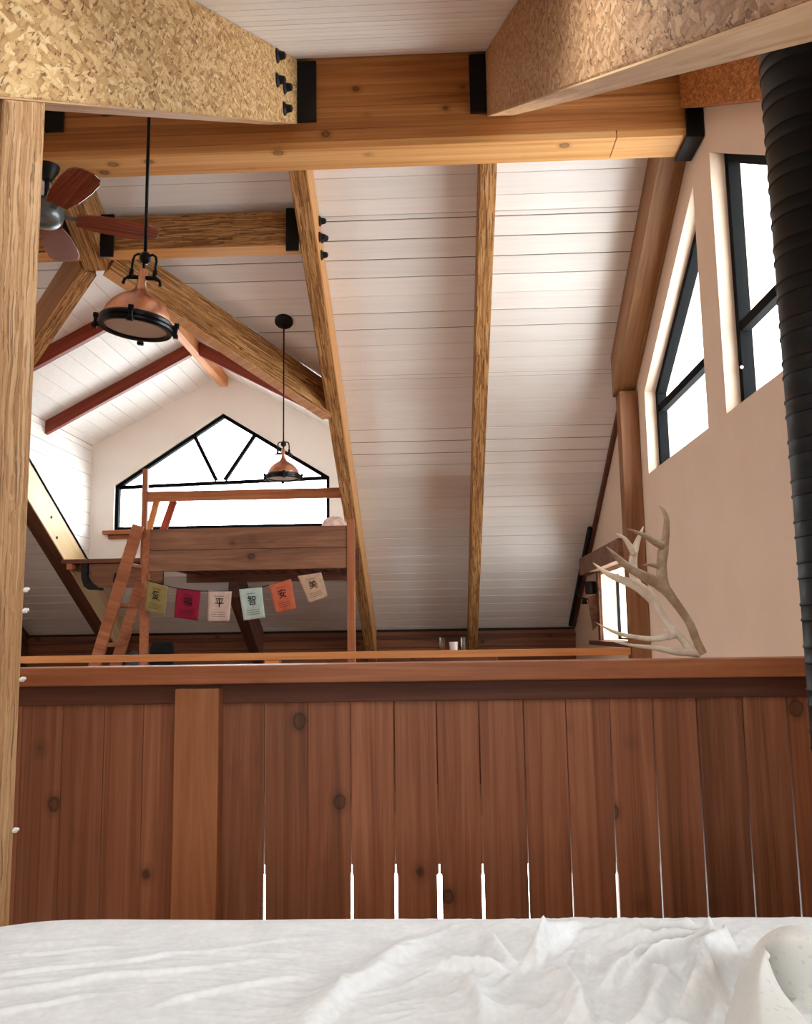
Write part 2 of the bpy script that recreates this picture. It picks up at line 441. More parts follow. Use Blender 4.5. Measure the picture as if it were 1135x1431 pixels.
# far low wall (knee wall) and storey below, with the lower glass doors
LW = [(-2.9, -2.62), (1.1, -2.62), (1.1, -.5), (-2.9, -.5)]
holed('wall_far', [(XL, -2.7), (XW, -2.7), (XW, -.3), (XL, -.3)], [LW], lambda u, v, w: (u, 9.13+w, v), .2, M_['wall2'])
b = MB(); z = -.02
while z < 1.14:
    z2 = min(z+.17, 1.165); b.box((XL, 9.1, z+.002), (XW, 9.3, z2-.002)); z = z2
o = struct(b.build('wall_far', M_['knee'], bevel=.003)); MB().box((XL-.1, 9.12, -.3), (XW+.1, 9.36, 1.2)).build('board_backing', M_['gap'], o)
struct(MB().box((XL, 9.06, 1.09), (XW, 9.1, 1.128)).build('trim_1', M_['darkwood'], bevel=.003))
WB = [(-.72, 1.18), (.5, 1.18), (.5, 1.72), (-.72, 1.72)]  # unseen dormer window added for frontal light on bed and planks
holed('wall_back', [(XL, -2.7), (XW, -2.7), (XW, ce(-1.7)), (SX1, ce(-1.7)), (SX1, ZS), (SX0, ZS), (SX0, ce(-1.7)), (XL, ce(-1.7))], [WB], lambda u, v, w: (u, -1.7-w, v), .15, M_['wall2'])
struct(MB().box((XL-.2, -1.8, -2.8), (XW+.2, 9.35, -2.7)).build('floor', M_['floor']))
struct(MB().box((XL, -1.7, -.3), (XW, 2.95, 0)).build('floor', M_['floor']))
struct(MB().box((XL, 5.80, -.3), (XW, 9.13, 0)).build('floor', M_['floor']))
# dormer gable wall
WG = [(-3.05, 2.14), (-1.025, 2.14), (-1.025, 2.605), (-2.035, 3.235), (-3.05, 2.565)]
holed('wall_dormer_gable', [(OX0-.05, 1.7), (OX1+.05, 1.7), (OX1+.05, dz(OX1+.05)+.02), (OXC, 3.63), (OX0-.05, dz(OX0-.05)+.02)], [WG], lambda u, v, w: (u, YG+w, v), .18, M_['wall2'])

# ------------------------------------------------------------------ windows
def inset(loop, d):
    n = len(loop); out = []
    area = sum(loop[i][0]*loop[(i+1) % n][1]-loop[(i+1) % n][0]*loop[i][1] for i in range(n))
    sg = 1 if area > 0 else -1
    for i in range(n):
        p0, p1, p2 = Vector(loop[i-1]), Vector(loop[i]), Vector(loop[(i+1) % n])
        a = (p1-p0).normalized(); c = (p2-p1).normalized()
        na = Vector((-a.y, a.x))*sg; nc = Vector((-c.y, c.x))*sg
        bis = (na+nc); bis = bis/bis.length; out.append(tuple(p1+bis*(d/max(.2, bis.dot(na)))))
    return out
def window(idx, loop, fn, w0, w1, bars, wid=.045, barw=.05, mat='blackframe'):
    b = MB(); inn = inset(loop, wid); n = len(loop)
    for i in range(n):
        q = (i+1) % n
        lo = [fn(*loop[i], w0), fn(*loop[q], w0), fn(*inn[q], w0), fn(*inn[i], w0)]
        hi = [fn(*loop[i], w1), fn(*loop[q], w1), fn(*inn[q], w1), fn(*inn[i], w1)]
        b.hexa(lo, hi)
    o = struct(b.build('window_%d' % idx, M_[mat], bevel=.003))
    for p, q in bars:
        k = MB(); p, q = Vector(p), Vector(q); d = (q-p).normalized(); nn = Vector((-d.y, d.x))*barw/2
        c = [p+nn, q+nn, q-nn, p-nn]
        k.hexa([fn(*x, w0+.008) for x in c], [fn(*x, w1-.008) for x in c]); k.build('glazing_bar', M_[mat], o, bevel=.002)
    g = MB(); m = inset(loop, wid*.6); wm = (w0+w1)/2
    g.hexa([fn(*x, wm) for x in m], [fn(*x, wm+.006) for x in m]); g.build('pane', M_['glass'], o)
    return o
fr = lambda u, v, w: (XW+w, u, v)
window(1, W1, fr, .07, .13, [((4.37, 2.565), (5.62, 2.565))])
w2 = window(2, W2, fr, .07, .13, [((2.80, 2.555), (4.06, 2.555))])
MB().tube([atY(1037, 513, 4.02)+Vector((.0, 0, 0)), atY(1037, 513, 3.99)], .008).build('latch', M_['white'], w2)
fg = lambda u, v, w: (u, YG+w, v)
wg = window(3, WG, fg, .03, .09, [((-3.03, 2.55), (-1.04, 2.6)), ((-2.10, 2.60), (-2.315, 3.03)), ((-2.02, 2.60), (-1.735, 3.03))], .032, .032)
struct(MB().box((-3.13, YG-.06, 2.095), (-.95, YG+.03, 2.132)).box((-3.09, YG-.02, 2.055), (-.98, YG, 2.095)).build('trim_2', M_['rail'], bevel=.004))
ow = window(4, W3, fr, .13, .155, [], .014, .03)
for i, L in enumerate(WL): window(5+i, L, lambda u, v, w: (XL-w, u, v), .07, .13, [])
window(9, WB, lambda u, v, w: (u, -1.7-w, v), .05, .11, [((-.11, 1.2), (-.11, 1.70))])
window(10, W10, fr, .07, .13, [])
window(11, [(KX0, KY0), (KX1, KY0), (KX1, KY1), (KX0, KY1)], lambda u, v, w: (u, v, ce(v)+w), .0, .07, [])
window(8, LW, lambda u, v, w: (u, 9.13+w, v), .07, .13, [((x, -2.6), (x, -.52)) for x in (-1.9, -.9, .1)])
# timber casing of the little window on the right wall
c = MB().box((XW+.004, 7.53, 1.07), (XW+.12, 7.549, 1.633)).box((XW+.004, 6.421, 1.07), (XW+.12, 6.435, 1.633)).box((XW+.004, 6.44, 1.615), (XW+.12, 7.53, 1.634)).build('casing', wood('opening_lining', (178, 140, 100), (206, 174, 136), (222, 196, 164), 'Z', 14, .6, False, .1), ow)
c['label'] = 'honey wood lining of the opening'
MB().box((XW-.02, 7.55, 1.05), (XW, 7.64, 1.64)).box((XW-.02, 6.35, 1.05), (XW, 6.42, 1.64)).build('casing', M_['darkwood'], ow, bevel=.003)
MB().box((XW-.09, 6.3, 1.645), (XW, 8.08, 1.80)).build('head_board', M_['bunk'], ow, bevel=.005)
MB().box((XW-.07, 6.33, 1.025), (XW+.1, 7.85, 1.062)).build('sill', M_['darkwood'], ow, bevel=.004)

# ------------------------------------------------------------------ timbers on the slopes
def rot_to(s): return Matrix.Rotation(s, 4, 'X')
def rafter(name, x0, x1, prof_, slope, mat, parent=None, bevel=.005):
    """profile in the Y-Z plane pushed from x0 to x1; grain runs along the slope"""
    b = MB(); b.hexa([(x0, y, z) for y, z in prof_], [(x1, y, z) for y, z in prof_])
    cy = sum(p[0] for p in prof_)/len(prof_); cz = sum(p[1] for p in prof_)/len(prof_)
    mw = Matrix.Translation(((x0+x1)/2, cy, cz)) @ rot_to(slope)
    return b.build(name, mat, parent, mw, bevel=bevel)
def stick(name, p0, p1, w, d, mat, parent=None, lift=0, bevel=.004, upv=(0, 0, 1)):
    p0, p1 = Vector(p0), Vector(p1); x = (p1-p0).normalized(); z = Vector(upv); z = (z-x*z.dot(x)).normalized(); y = z.cross(x)
    mw = Matrix((x, y, z)).transposed().to_4x4(); mw.translation = (p0+p1)/2+z*lift
    L = (p1-p0).length; b = MB(); b.box((-L/2, -w/2, -d/2), (L/2, w/2, d/2), mat=mw)
    return b.build(name, mat, parent, mw, bevel=bevel)
AF, AN = -math.atan(.592), math.atan(.602)
def farprof(y0, y1): return [(y0, rb(y0)), (y1, rb(y1)), (y1, ce(y1)-.002), (y0, ce(y0)-.002)]
def nearprof(y0, y1): return [(y0, rb(y0)), (y1, rb(y1)), (y1, ce(y1)-.002), (y0, ce(y0)-.002)]
def bolts(root, x, pts, sgn=1):
    for y, z in pts:
        m = Matrix.Translation((x, y, z)) @ Matrix.Rotation(sgn*PI/2, 4, 'Y')
        autosmooth(MB().lathe([(0, 0), (.031, 0), (.031, .006), (.020, .014), (.016, .036), (.008, .042), (0, .043)], m, 16).build('bolt', M_['iron'], root))
def hanger(root, name, lo, hi): return MB().box(lo, hi).build(name, M_['iron'], root, bevel=.003)

# ridge beam
rbm = thing('ridge_beam', (-2.0, YR, 3.585), 'long orange glue laminated ridge beam spanning the room above the railing', 'beam')
b = MB()
zs = [3.585+.04, 3.69, 3.75, 3.81, 3.87, 3.93, 3.99, 4.05, 4.10]
for a, c in zip(zs, zs[1:]): b.box((XL+.01, 4.131, a+.0006), (XW-.03, 4.329, c-.0006), .15+.7*random.random())
b.build('laminations', M_['glulam'], rbm, bevel=.002)
b = MB().box((XL+.01, 4.129, 3.585), (.917, 4.331, 3.625), .3).box((.921, 4.129, 3.585), (XW-.03, 4.331, 3.625), .8)
o = b.build('soffit_board', M_['glulam_pale'], rbm, bevel=.002); o['label'] = 'paler board under the beam with a butt joint'
st = MB().box((1.262, 4.108, 3.572), (1.345, 4.128, 3.82)).box((1.258, 4.108, 3.565), (1.345, 4.345, 3.583)).box((1.325, 4.129, 3.583), (1.345, 4.345, 3.82)).build('steel_saddle', M_['iron'], rbm, bevel=.004)
st['label'] = 'black steel saddle holding the right end'

# near slope rafters
t = thing('rafter', (-.755, 1.4, 2.08), 'pale flake textured rafter from the left post up to the ridge beam', 'rafter')
rafter('timber', -.83, -.686, nearprof(.47, 4.127), AN, M_['osb'], t)
o = rafter('underside', -.829, -.687, [(.48, rb(.48)-.003), (4.12, rb(4.12)-.003), (4.12, rb(4.12)+.001), (.48, rb(.48)+.001)], AN, M_['edge_n'], t, 0); o['label'] = 'smooth pale underside'
bolts(t, -.686, [(3.564, 3.703), (3.567, 3.588), (3.743, 3.67), (3.745, 3.564)])
hanger(t, 'hanger', (-.684, 4.108, 3.727), (-.588, 4.128, 4.058))
t = thing('rafter', (.34, 2.4, 2.7), 'brownish flake textured rafter crossing the upper right towards the camera', 'rafter')
rafter('timber', .277, .405, nearprof(.47, 4.127), AN, M_['osb_shaded'], t)
o = rafter('underside', .278, .404, [(.48, rb(.48)-.003), (4.12, rb(4.12)-.003), (4.12, rb(4.12)+.001), (.48, rb(.48)+.001)], AN, M_['edge_n'], t, 0); o['label'] = 'smooth pale underside'
hanger(t, 'hanger', (.192, 4.108, 3.741), (.275, 4.128, 4.058)); hanger(t, 'hanger', (.407, 4.108, 3.741), (.44, 4.128, 4.0))
t = thing('rafter', (1.28, 1.4, 2.08), 'orange brown rafter against the right wall behind the stove pipe', 'rafter')
rafter('timber', 1.235, 1.348, nearprof(-1.6, 4.10), AN, M_['osb3'], t)
t = thing('rafter', (-2.06, 1.4, 2.08), 'rafter hidden by the nearest one with only its black hanger in view', 'rafter')
rafter('timber', -2.13, -1.99, nearprof(.47, 4.127), AN, M_['osb'], t)
hanger(t, 'hanger', (-1.988, 4.108, 3.727), (-1.893, 4.128, 4.058))

tag(MB().box((SX0, .36, 1.64), (SX1, .465, 1.93)).build('header_beam', M_['osb_shaded']), 'header over the bed behind the viewer carrying the two flake textured rafters', 'beam')
# far slope rafters
t = thing('rafter', (-.73, 6, 2.7), 'strand timber rafter with four bolts beside the bunk bed', 'rafter')
rafter('timber', -.783, -.69, farprof(4.331, 9.098), AF, M_['psl_y'], t)
o = rafter('side_board', -.69, -.682, [(4.34, rb(4.34)+.002), (9.09, rb(9.09)+.002), (9.09, ce(9.09)-.004), (4.34, ce(4.34)-.004)], AF, M_['edge_y'], t, .001)
o['label'] = 'smooth pale side of the rafter'
bolts(t, -.682, [(4.89, 3.575), (4.89, 3.475), (4.99, 3.515), (4.97, 3.40)])
t = thing('rafter', (.3, 6, 2.7), 'narrow strand timber rafter down the middle of the white sloping ceiling', 'rafter')
rafter('timber', .25, .342, farprof(4.331, 9.098), AF, M_['psl_y'], t)
t = thing('rafter', (1.27, 5, 3.3), 'brown rafter running down the right wall to the wall post', 'rafter')
rafter('timber', 1.2, 1.348, farprof(4.331, 5.93), AF, M_['trim_wood'], t)
t = thing('rafter', (-3.34, 7, 2.1), 'pale sided rafter along the left edge of the dormer opening', 'rafter')
rafter('timber', -3.41, -3.278, farprof(4.331, 9.098), AF, M_['trim_shaded'], t)
o = rafter('side_board', -3.278, -3.268, [(4.9, rb(4.9)+.002), (9.0, rb(9.0)+.002), (9.0, ce(9.0)-.004), (4.9, ce(4.9)-.004)], AF, M_['edge_lit'], t, .001)
o['label'] = 'pale lit side of the rafter'
for y, z in ((7.18, 2.16), (7.30, 2.00)):
    MB().lathe([(0, 0), (.014, 0), (.012, .006), (0, .008)], Matrix.Translation((-3.268, y, z)) @ Matrix.Rotation(PI/2, 4, 'Y'), 14).build('bolt', M_['iron'], t)
t = thing('rafter', (-4.4, 7, 2.1), 'dark rafter showing only its foot beside the weathered left post', 'rafter')
rafter('timber', -4.46, -4.33, farprof(4.331, 9.098), AF, M_['trim_shaded'], t)
t = thing('rafter', (-2.03, 4.5, 3.6), 'short rafter from the ridge beam to the header behind the fan blades', 'rafter')
rafter('timber', -2.10, -1.955, farprof(4.331, 4.93), AF, M_['psl_y'], t)
# rafter under the bunk
t = thing('rafter', (-1.91, 8.5, 1.3), 'short dark rafter seen below the bunk between the flags', 'rafter')
rafter('timber', -1.965, -1.855, farprof(8.02, 9.098), AF, M_['trim_shaded'], t)

# headers above the dormer opening
def hdr(label, x0, x1, hx):
    t = thing('header_beam', ((x0+x1)/2, 4.85, 3.39), label, 'beam')
    b = MB().box((x0, 4.80, 3.395), (x1, 4.92, 3.60)); o = b.build('timber', M_['psl_x'], t, Matrix.Translation(((x0+x1)/2, 4.86, 3.5)), bevel=.004)
    MB().box((x0, 4.798, 3.388), (x1, 4.922, 3.394)).build('underside', M_['glulam_pale'], t)
    for a, c in hx: hanger(t, 'hanger', (a, 4.782, 3.35), (c, 4.80, 3.61))
hdr('strand timber header between the fan and the bolted rafter', -1.953, -.785, [(-.862, -.787), (-1.953, -1.875)])
hdr('strand timber header mostly hidden by the fan and the left post', -3.266, -2.102, [(-2.18, -2.102)])
# valley rafters
for sgn, lab in ((1, 'diagonal strand timber valley beam meeting the bolted rafter'), (-1, 'diagonal strand timber valley beam behind the weathered left post')):
    t = thing('valley_beam', (OXC+sgn*.6, 5.5, 3.0), lab, 'beam')
    x1 = OX1-.01 if sgn > 0 else OX0+.01
    p0 = Vector((OXC+sgn*.05, 4.96, rb(4.96))); p1 = Vector((x1, YE, rb(YE)))
    n = Vector((sgn, -1, 0)).normalized()
    off = -n*.0 + Vector((0, -.03, 0))
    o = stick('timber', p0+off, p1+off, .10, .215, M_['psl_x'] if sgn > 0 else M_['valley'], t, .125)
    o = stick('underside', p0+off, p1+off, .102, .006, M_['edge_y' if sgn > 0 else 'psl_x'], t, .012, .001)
# dormer ridge and rafters
tag(MB().box((OXC-.035, 4.97, 3.49), (OXC+.035, YG-.002, 3.598)).build('dormer_ridge_beam', M_['dridge'], bevel=.003), 'slim orange ridge beam running to the dormer gable', 'beam')
labs = {(0, -1): 'red dormer rafter left of the near pendant, closer one', (0, 1): 'red dormer rafter partly hidden by the near pendant, right side',
        (1, -1): 'long red dormer rafter ending on the white cheek wall', (1, 1): 'long red dormer rafter above the right of the gable window'}
for i, y in enumerate((5.93, 7.02)):
    for sgn in (-1, 1):
        xa = OXC+sgn*.037; xb = (OX0+.004) if sgn < 0 else (OX1-.004)
        if i == 0 and sgn: xb = OXC+sgn*1.06
        pr = [(xa, dz(xa)-.002), (xb, dz(xb)-.002), (xb, dz(xb)-.115), (xa, dz(xa)-.115)]
        b = MB(); b.hexa([(x, y-.025, z) for x, z in pr], [(x, y+.025, z) for x, z in pr])
        mw = Matrix.Translation(((xa+xb)/2, y, 3.2)) @ Matrix.Rotation(sgn*math.atan(.534), 4, 'Y')
        tag(b.build('dormer_rafter', M_['red'], None, mw, bevel=.003), labs[(i, sgn)], 'rafter')
# wall post on the right
t = tag(MB().box((1.225, 5.82, .001), (1.348, 5.945, rb(5.90)-.002)).build('wall_post', wood('wall_post_fir', (114, 72, 44), (150, 100, 64), (174, 124, 84), 'Z', 14), bevel=.005), 'brown square post on the right wall under the rafter', 'post')
# thin dark trim where the ceiling meets the right wall
b = MB(); b.hexa([(XW-.035, 5.98, ce(5.98)-.05), (XW-.002, 5.98, ce(5.98)-.05), (XW-.002, 9.05, ce(9.05)-.05), (XW-.035, 9.05, ce(9.05)-.05)],
                 [(XW-.035, 5.98, ce(5.98)-.004), (XW-.002, 5.98, ce(5.98)-.004), (XW-.002, 9.05, ce(9.05)-.004), (XW-.035, 9.05, ce(9.05)-.004)])
struct(b.build('trim_3', M_['darkwood'], bevel=.003))
# conduit along the lower trim
tag(MB().tube([(XW-.06, 7.6, ce(7.6)-.04), (XW-.06, 8.3, ce(8.3)-.04), (XW-.06, 9.0, ce(9.0)-.05)], .022, 10).build('conduit', M_['iron'], smooth=True), 'black pipe down the ceiling corner beside the small window', 'pipe')

# left post
b = MB(); b.hexa([(-.83, 1.28, .001), (-.83, 1.42, .001), (-.83, 1.42, rb(1.42)-.003), (-.83, 1.28, rb(1.28)-.003)], [(-.686, 1.28, .001), (-.686, 1.42, .001), (-.686, 1.42, rb(1.42)-.003), (-.686, 1.28, rb(1.28)-.003)])
post_ = tag(b.build('timber_post', M_['post'], bevel=.004), 'rough weathered square post at the left edge of the bed', 'post')
for y, x in ((826, 34), (855, 33), (951, 29), (1162, 19)):
    p = atY(x+1, y, 1.418)
    o = autosmooth(MB().tube([p+Vector((-.006, -.002, 0)), p+Vector((.002, 0, .002)), p+Vector((.007, 0, .004))], [.002, .0045, .002], 8).build('bud_light', M_['white'], post_)); o['label'] = 'tiny white bud light on the edge of the post'

# ------------------------------------------------------------------ railing wall in front
t = thing('plank_railing', (0, 2.86, 0), 'reddish brown plank railing wall with cap rail behind the bed', 'railing')
YP = 2.86
seam = [-1.5, -1.37, -1.235, -1.1, -.972, -.859, -.714, -.576, -.439, -.300, -.162, -.026, .109, .250, .384, .522, .657, .794, .937, 1.074, 1.21, 1.347]
up_g = {-.576: .0022, -.300: .0022, -.162: .0026, -.026: .002, .109: .002, .250: .0014, .384: .001, .522: .0018, .657: .0024, .794: .0018, .937: .0016, 1.074: .0024}
lo_g = {-.576: .004, -.300: .0048, -.162: .0052, -.026: .0076, .109: .0045, .522: .0045, .384: .002, .657: .002, .794: .002, .937: .002}
b = MB()
def rlean(): return 0
for a, c in zip(seam, seam[1:]):
    ua, uc = up_g.get(a, .0006), up_g.get(c, .0006); la, lc = lo_g.get(a, ua), lo_g.get(c, uc)
    zs_ = .405
    lo = [(a+la, YP, 0.002), (c-lc, YP, .002), (c-lc, YP, zs_-.002), (c-uc, YP, zs_+.002), (c-uc, YP, .953), (a+ua, YP, .953), (a+ua, YP, zs_+.002), (a+la, YP, zs_-.002)]
    dy = random.uniform(-.002, .002)
    lo = [(x, y+dy, z) for x, y, z in lo]
    b.hexa(lo, [(x, y+.02, z) for x, y, z in lo])
b.build('planks', M_['plank'], t, bevel=.0015)
MB().box((-2.6, 2.80, .998), (XW-.004, 2.945, 1.056)).build('cap_rail', M_['rail'], t, bevel=.004)
MB().box((-2.6, 2.845, .935), (XW-.004, 2.9, .997)).build('rail_board', M_['shaded_rail'], t, bevel=.002)
MB().box((-.853, 2.80, .002), (-.712, 2.859, .985)).build('post', M_['rpost'], t, bevel=.003)
# far railing
t = thing('loft_railing', (-1, 5.86, 0), 'slim pale railing along the edge of the opposite loft', 'railing')
MB().box((-4.8, 5.84, .987), (1.222, 5.94, 1.033)).build('cap_rail', M_['rail_pale'], t, bevel=.003)
for x in (-4.6, -1.135): MB().box((x-.05, 5.85, 0), (x+.05, 5.93, .986)).build('post', M_['rail_pale'], t, bevel=.003)

# ------------------------------------------------------------------ opposite loft: shelf, bunk bed, ladder
t = thing('ledge_shelf', (-2.4, 7.5, 1.7), 'dark wooden ledge with a rounded apron at the foot of the dormer', 'shelf')
MB().box((-3.266, 7.40, 1.785), (-.786, 7.99, 1.822)).build('top', M_['darkwood'], t, bevel=.004)
MB().box((-3.22, 7.40, 1.735), (-3.17, 7.99, 1.785)).build('edge_block', M_['rail'], t, bevel=.003)
pr = [(-3.05, 1.784), (-3.05, 1.68), (-3.02, 1.625), (-2.97, 1.59), (-2.9, 1.58), (-2.4, 1.575), (-2.4, 1.784)]
b = MB(); b.hexa([(x, 7.46, z) for x, z in pr], [(x, 7.50, z) for x, z in pr]); b.build('apron', M_['bunk'], t, bevel=.003)
pr = [(-3.11, 1.784), (-3.105, 1.66), (-3.08, 1.59), (-3.04, 1.562), (-2.93, 1.555), (-2.93, 1.578), (-2.98, 1.588), (-3.02, 1.62), (-3.052, 1.68), (-3.052, 1.784)]
b = MB()
for i in range(4):
    A, B_, C_, D_ = pr[i], pr[i+1], pr[8-i], pr[9-i]
    q = [A, B_, C_, D_]; b.hexa([(x, 7.44, z) for x, z in q], [(x, 7.51, z) for x, z in q])
b.build('strap', M_['iron'], t, bevel=.002)
kx = -2.81
MB().tube([(kx, 7.455, 1.70), (kx+.004, 7.44, 1.66), (kx+.002, 7.425, 1.62), (kx+.02, 7.42, 1.615)], [.006, .012, .012, .005], 8).tube([(kx-.0, 7.455, 1.64), (kx+.03, 7.43, 1.655)], .008, 8).build('coat_hook', M_['iron'], t, smooth=True)

BY0, BY1 = 6.40, 7.398
t = thing('bunk_bed', (-1.45, 6.8, 0), 'rustic wooden bunk bed under the dormer window', 'bed')
BX0, BX1 = -2.165, -.692
b = MB().box((BX0, BY0, 1.785), (BX1, BY0+.035, 1.943), .75).box((BX0, BY0, 1.628), (BX1, BY0+.035, 1.783), .45)
b.build('side_board', M_['bunk'], t, bevel=.004)
MB().box((BX0, BY1-.035, 1.60), (BX1, BY1, 1.85)).build('side_board', M_['darkwood'], t, bevel=.004)
for k in range(12):
    x = BX0+.06+k*.118; MB().box((x, BY0+.036, 1.66), (x+.07, BY1-.036, 1.68)).build('slat', M_['darkwood'], t, bevel=.002)
MB().box((BX0+.02, BY0+.04, 1.682), (BX1-.14, BY1-.04, 1.84)).build('mattress', M_['white'], t, bevel=.03, seg=4)
b = stick('post', (-2.195, BY0+.02, .001), (-2.19, BY0+.02, 1.94), .055, .05, M_['bunk_z'], t, upv=(0, 1, 0))
MB().box((BX1, BY0-.01, .001), (BX1+.055, BY0+.06, 1.985)).build('post', M_['bunk_z'], t, bevel=.003)
RY = 6.85
zr = atY(340, 684, RY).z; zl = atY(340, 698, RY).z
xl = atY(204, 690, RY).x
MB().box((xl, RY, zl), (-.786, RY+.035, zr)).build('guard_rail', M_['rail'], t, bevel=.004)
MB().box((xl-.03, RY-.01, 1.6), (xl+.012, RY+.03, atY(204, 655, RY).z)).build('guard_post', M_['bunk_z'], t, bevel=.003)
p = atY(243, 700, 7.1); q = atY(228, 742, 7.1); stick('brace', p, q, .06, .03, M_['red'], t, upv=(0, 1, 0))
p = atY(222, 690, 6.95); q = atY(208, 742, 6.95); stick('brace', p, q, .05, .03, M_['rail_pale'], t, upv=(0, 1, 0))
# pillow peeping over the board
b = MB(); n = 18
P = []
for i in range(n+1):
    th = PI*i/n; row = []
    for j in range(2*n+1):
        ph = 2*PI*j/(2*n); sx = math.copysign(abs(math.cos(ph))**.6, math.cos(ph)); sy = math.copysign(abs(math.sin(ph))**.6, math.sin(ph))
        row.append((-.83+.10*math.sin(th)**.7*sx, 6.85+.2*math.sin(th)**.7*sy, 1.965+.095*math.cos(th)+.012*noise.noise((sx*2, sy*2, th*2))))
    P.append(row)
b.grid(P); bmesh.ops.remove_doubles(b.bm, verts=b.bm.verts[:], dist=.0005)
m = plain('pink_print_cotton', (226, 190, 178), .9, 0, .16, 22)
tag(b.build('pillow', m, smooth=True), 'small pinkish pillow at the right end of the bunk', 'pillow')
# ladder
t = thing('ladder', (-2.4, 6.7, 0), 'slanted wooden ladder leaning at the left end of the bunk', 'ladder')
a0, a1 = Vector((-2.795, 6.36, .03)), Vector((-2.235, 6.36, 1.97))
c0, c1 = a0+Vector((0, .42, 0)), a1+Vector((0, .42, 0))
stick('stile', a0, a1, .035, .085, M_['bunk_z'], t, upv=(-1, 0, .3)); stick('stile', c0, c1, .035, .085, M_['bunk_z'], t, upv=(-1, 0, .3))
for k in range(6):
    f = .1+k*.15; stick('rung', a0.lerp(a1, f)+Vector((0, .018, 0)), c0.lerp(c1, f)-Vector((0, .018, 0)), .075, .03, M_['bunk_z'], t)
# things in the shade under the bunk
autosmooth(tag(MB().lathe([(0, 0), (.09, 0), (.10, .02), (.10, .24), (.085, .28), (0, .29)], Matrix.Translation((-2.42, 7.55, .82)), 24).build('storage_basket', M_['black']), 'black rounded basket in the shade behind the bunk post', 'basket'))
tag(MB().box((-2.75, 7.32, 0), (-2.15, 7.7, .818)).build('low_cabinet', M_['darkwood'], bevel=.006), 'dark low cabinet hidden in the shade behind the ladder', 'cabinet')
b = MB(); b.lathe([(0, 0), (.055, 0), (.075, .05), (.07, .13), (.04, .2), (0, .22)], Matrix.Translation((-2.62, 7.44, .82)), 20)
tag(autosmooth(b.build('cloth_bag', plain('blue_grey_cloth', (70, 78, 86), .9, 0, .2, 20), smooth=True)), 'grey blue cloth bag glimpsed between ladder and bunk post', 'bag')
# flags
cord = [(205, 803), (206, 811), (235, 819), (247, 822), (281, 826), (291, 826), (324, 826), (334, 823), (366, 820), (376, 818), (407, 809), (416, 805), (449, 800), (470, 795)]
FY = 6.355
t = thing('flag_garland', atY(330, 826, FY), 'garland of six coloured cloth flags with brush characters under the bunk', 'garland')
MB().tube([atY(x, y, FY) for x, y in cord], .003, 6).build('cord', M_['black'], t, smooth=True)
FL = [('olive green flag', (138, 122, 74), [(206, 812), (235, 820), (230, 860), (202, 853)], '愛'), ('magenta flag', (136, 12, 46), [(247, 822), (281, 826), (277, 867), (244, 863)], '福'),
      ('pale pink flag', (196, 172, 160), [(291, 825), (324, 826), (321, 868), (291, 868)], '平'), ('mint flag', (176, 192, 184), [(334, 823), (366, 820), (371, 863), (341, 867)], '智'),
      ('orange flag', (190, 98, 68), [(376, 818), (407, 809), (414, 850), (386, 857)], '安'), ('beige flag', (186, 156, 130), [(416, 805), (449, 800), (458, 833), (432, 843)], '美')]
ink = plain('black_ink', (14, 12, 12), .9)
dg = bpy.context.evaluated_depsgraph_get()
for lab, c, q, ch in FL:
    Q = [atY(x, y, FY) for x, y in q]
    def sp_(u, v): return (Q[0].lerp(Q[1], u)).lerp(Q[3].lerp(Q[2], u), v)
    ph = random.random()*6
    def surf(u, v, off=0):
        p = sp_(u, v); return p+Vector((0, -.004-off+.006*math.sin(u*7+ph)*v-.004*math.sin(v*4+ph), 0))
    b = MB(); b.grid([[surf(i/12, j/12) for i in range(13)] for j in range(13)])
    f = b.build('flag', plain('cloth_'+lab.replace(' ', '_'), c, .9, 0, .05, 30), t, smooth=True); f['label'] = lab
    so = f.modifiers.new('thick', 'SOLIDIFY'); so.thickness = .002; so.offset = 1
    cu = bpy.data.curves.new('glyph', 'FONT'); cu.body = ch; cu.size = 1; cu.align_x = 'CENTER'; cu.align_y = 'CENTER'; cu.offset = .006; cu.resolution_u = 3
    ob = bpy.data.objects.new('glyph', cu); COL.objects.link(ob)
    dg = bpy.context.evaluated_depsgraph_get(); dg.update()
    me = bpy.data.meshes.new_from_object(ob.evaluated_get(dg))
    bpy.data.objects.remove(ob); bpy.data.curves.remove(cu)
    if len(me.vertices):
        xs = [v.co.x for v in me.vertices]; ys = [v.co.y for v in me.vertices]
        cx, cy = (min(xs)+max(xs))/2, (min(ys)+max(ys))/2; k = 1/max(max(xs)-min(xs), max(ys)-min(ys))
        for v in me.vertices:
            u, w = (v.co.x-cx)*k, (v.co.y-cy)*k
            v.co = surf(.5+u*.38, .40-w*.31, .004)
        me.materials.clear(); me.materials.append(ink); me.name = 'character'
        g = bpy.data.objects.new('character', me); COL.objects.link(g)
        g.parent = f; g.matrix_parent_inverse = inv_of(f)
    # small lines of writing
    b = MB()
    for r, v in enumerate((.70, .77, .84)):
        for k in range(9):
            u0 = .2+k*.066+random.random()*.01; u1 = u0+.045+random.random()*.012
            b.grid([[surf(u0, v, .0025), surf(u1, v, .0025)], [surf(u0, v+.018, .0025), surf(u1, v+.018, .0025)]])
    b.build('lines_of_writing', plain('thin_ink_'+lab.replace(' ', '_'), tuple(x*.45 for x in c), .9), f); b = MB()
    for k in range(6):
        u0 = .3+k*.066; b.grid([[surf(u0, .17, .0025), surf(u0+.045, .17, .0025)], [surf(u0, .195, .0025), surf(u0+.045, .195, .0025)]])
    b.build('heading', bpy.data.materials['thin_ink_'+lab.replace(' ', '_')], f)
q_ = [(40, 545), (52, 556), (61, 584), (56, 590), (50, 586), (46, 592), (40, 590)]
b = MB(); b.hexa([atY(x, y, 7.35) for x, y in q_], [atY(x, y, 7.35)+Vector((0, .05, 0)) for x, y in q_])
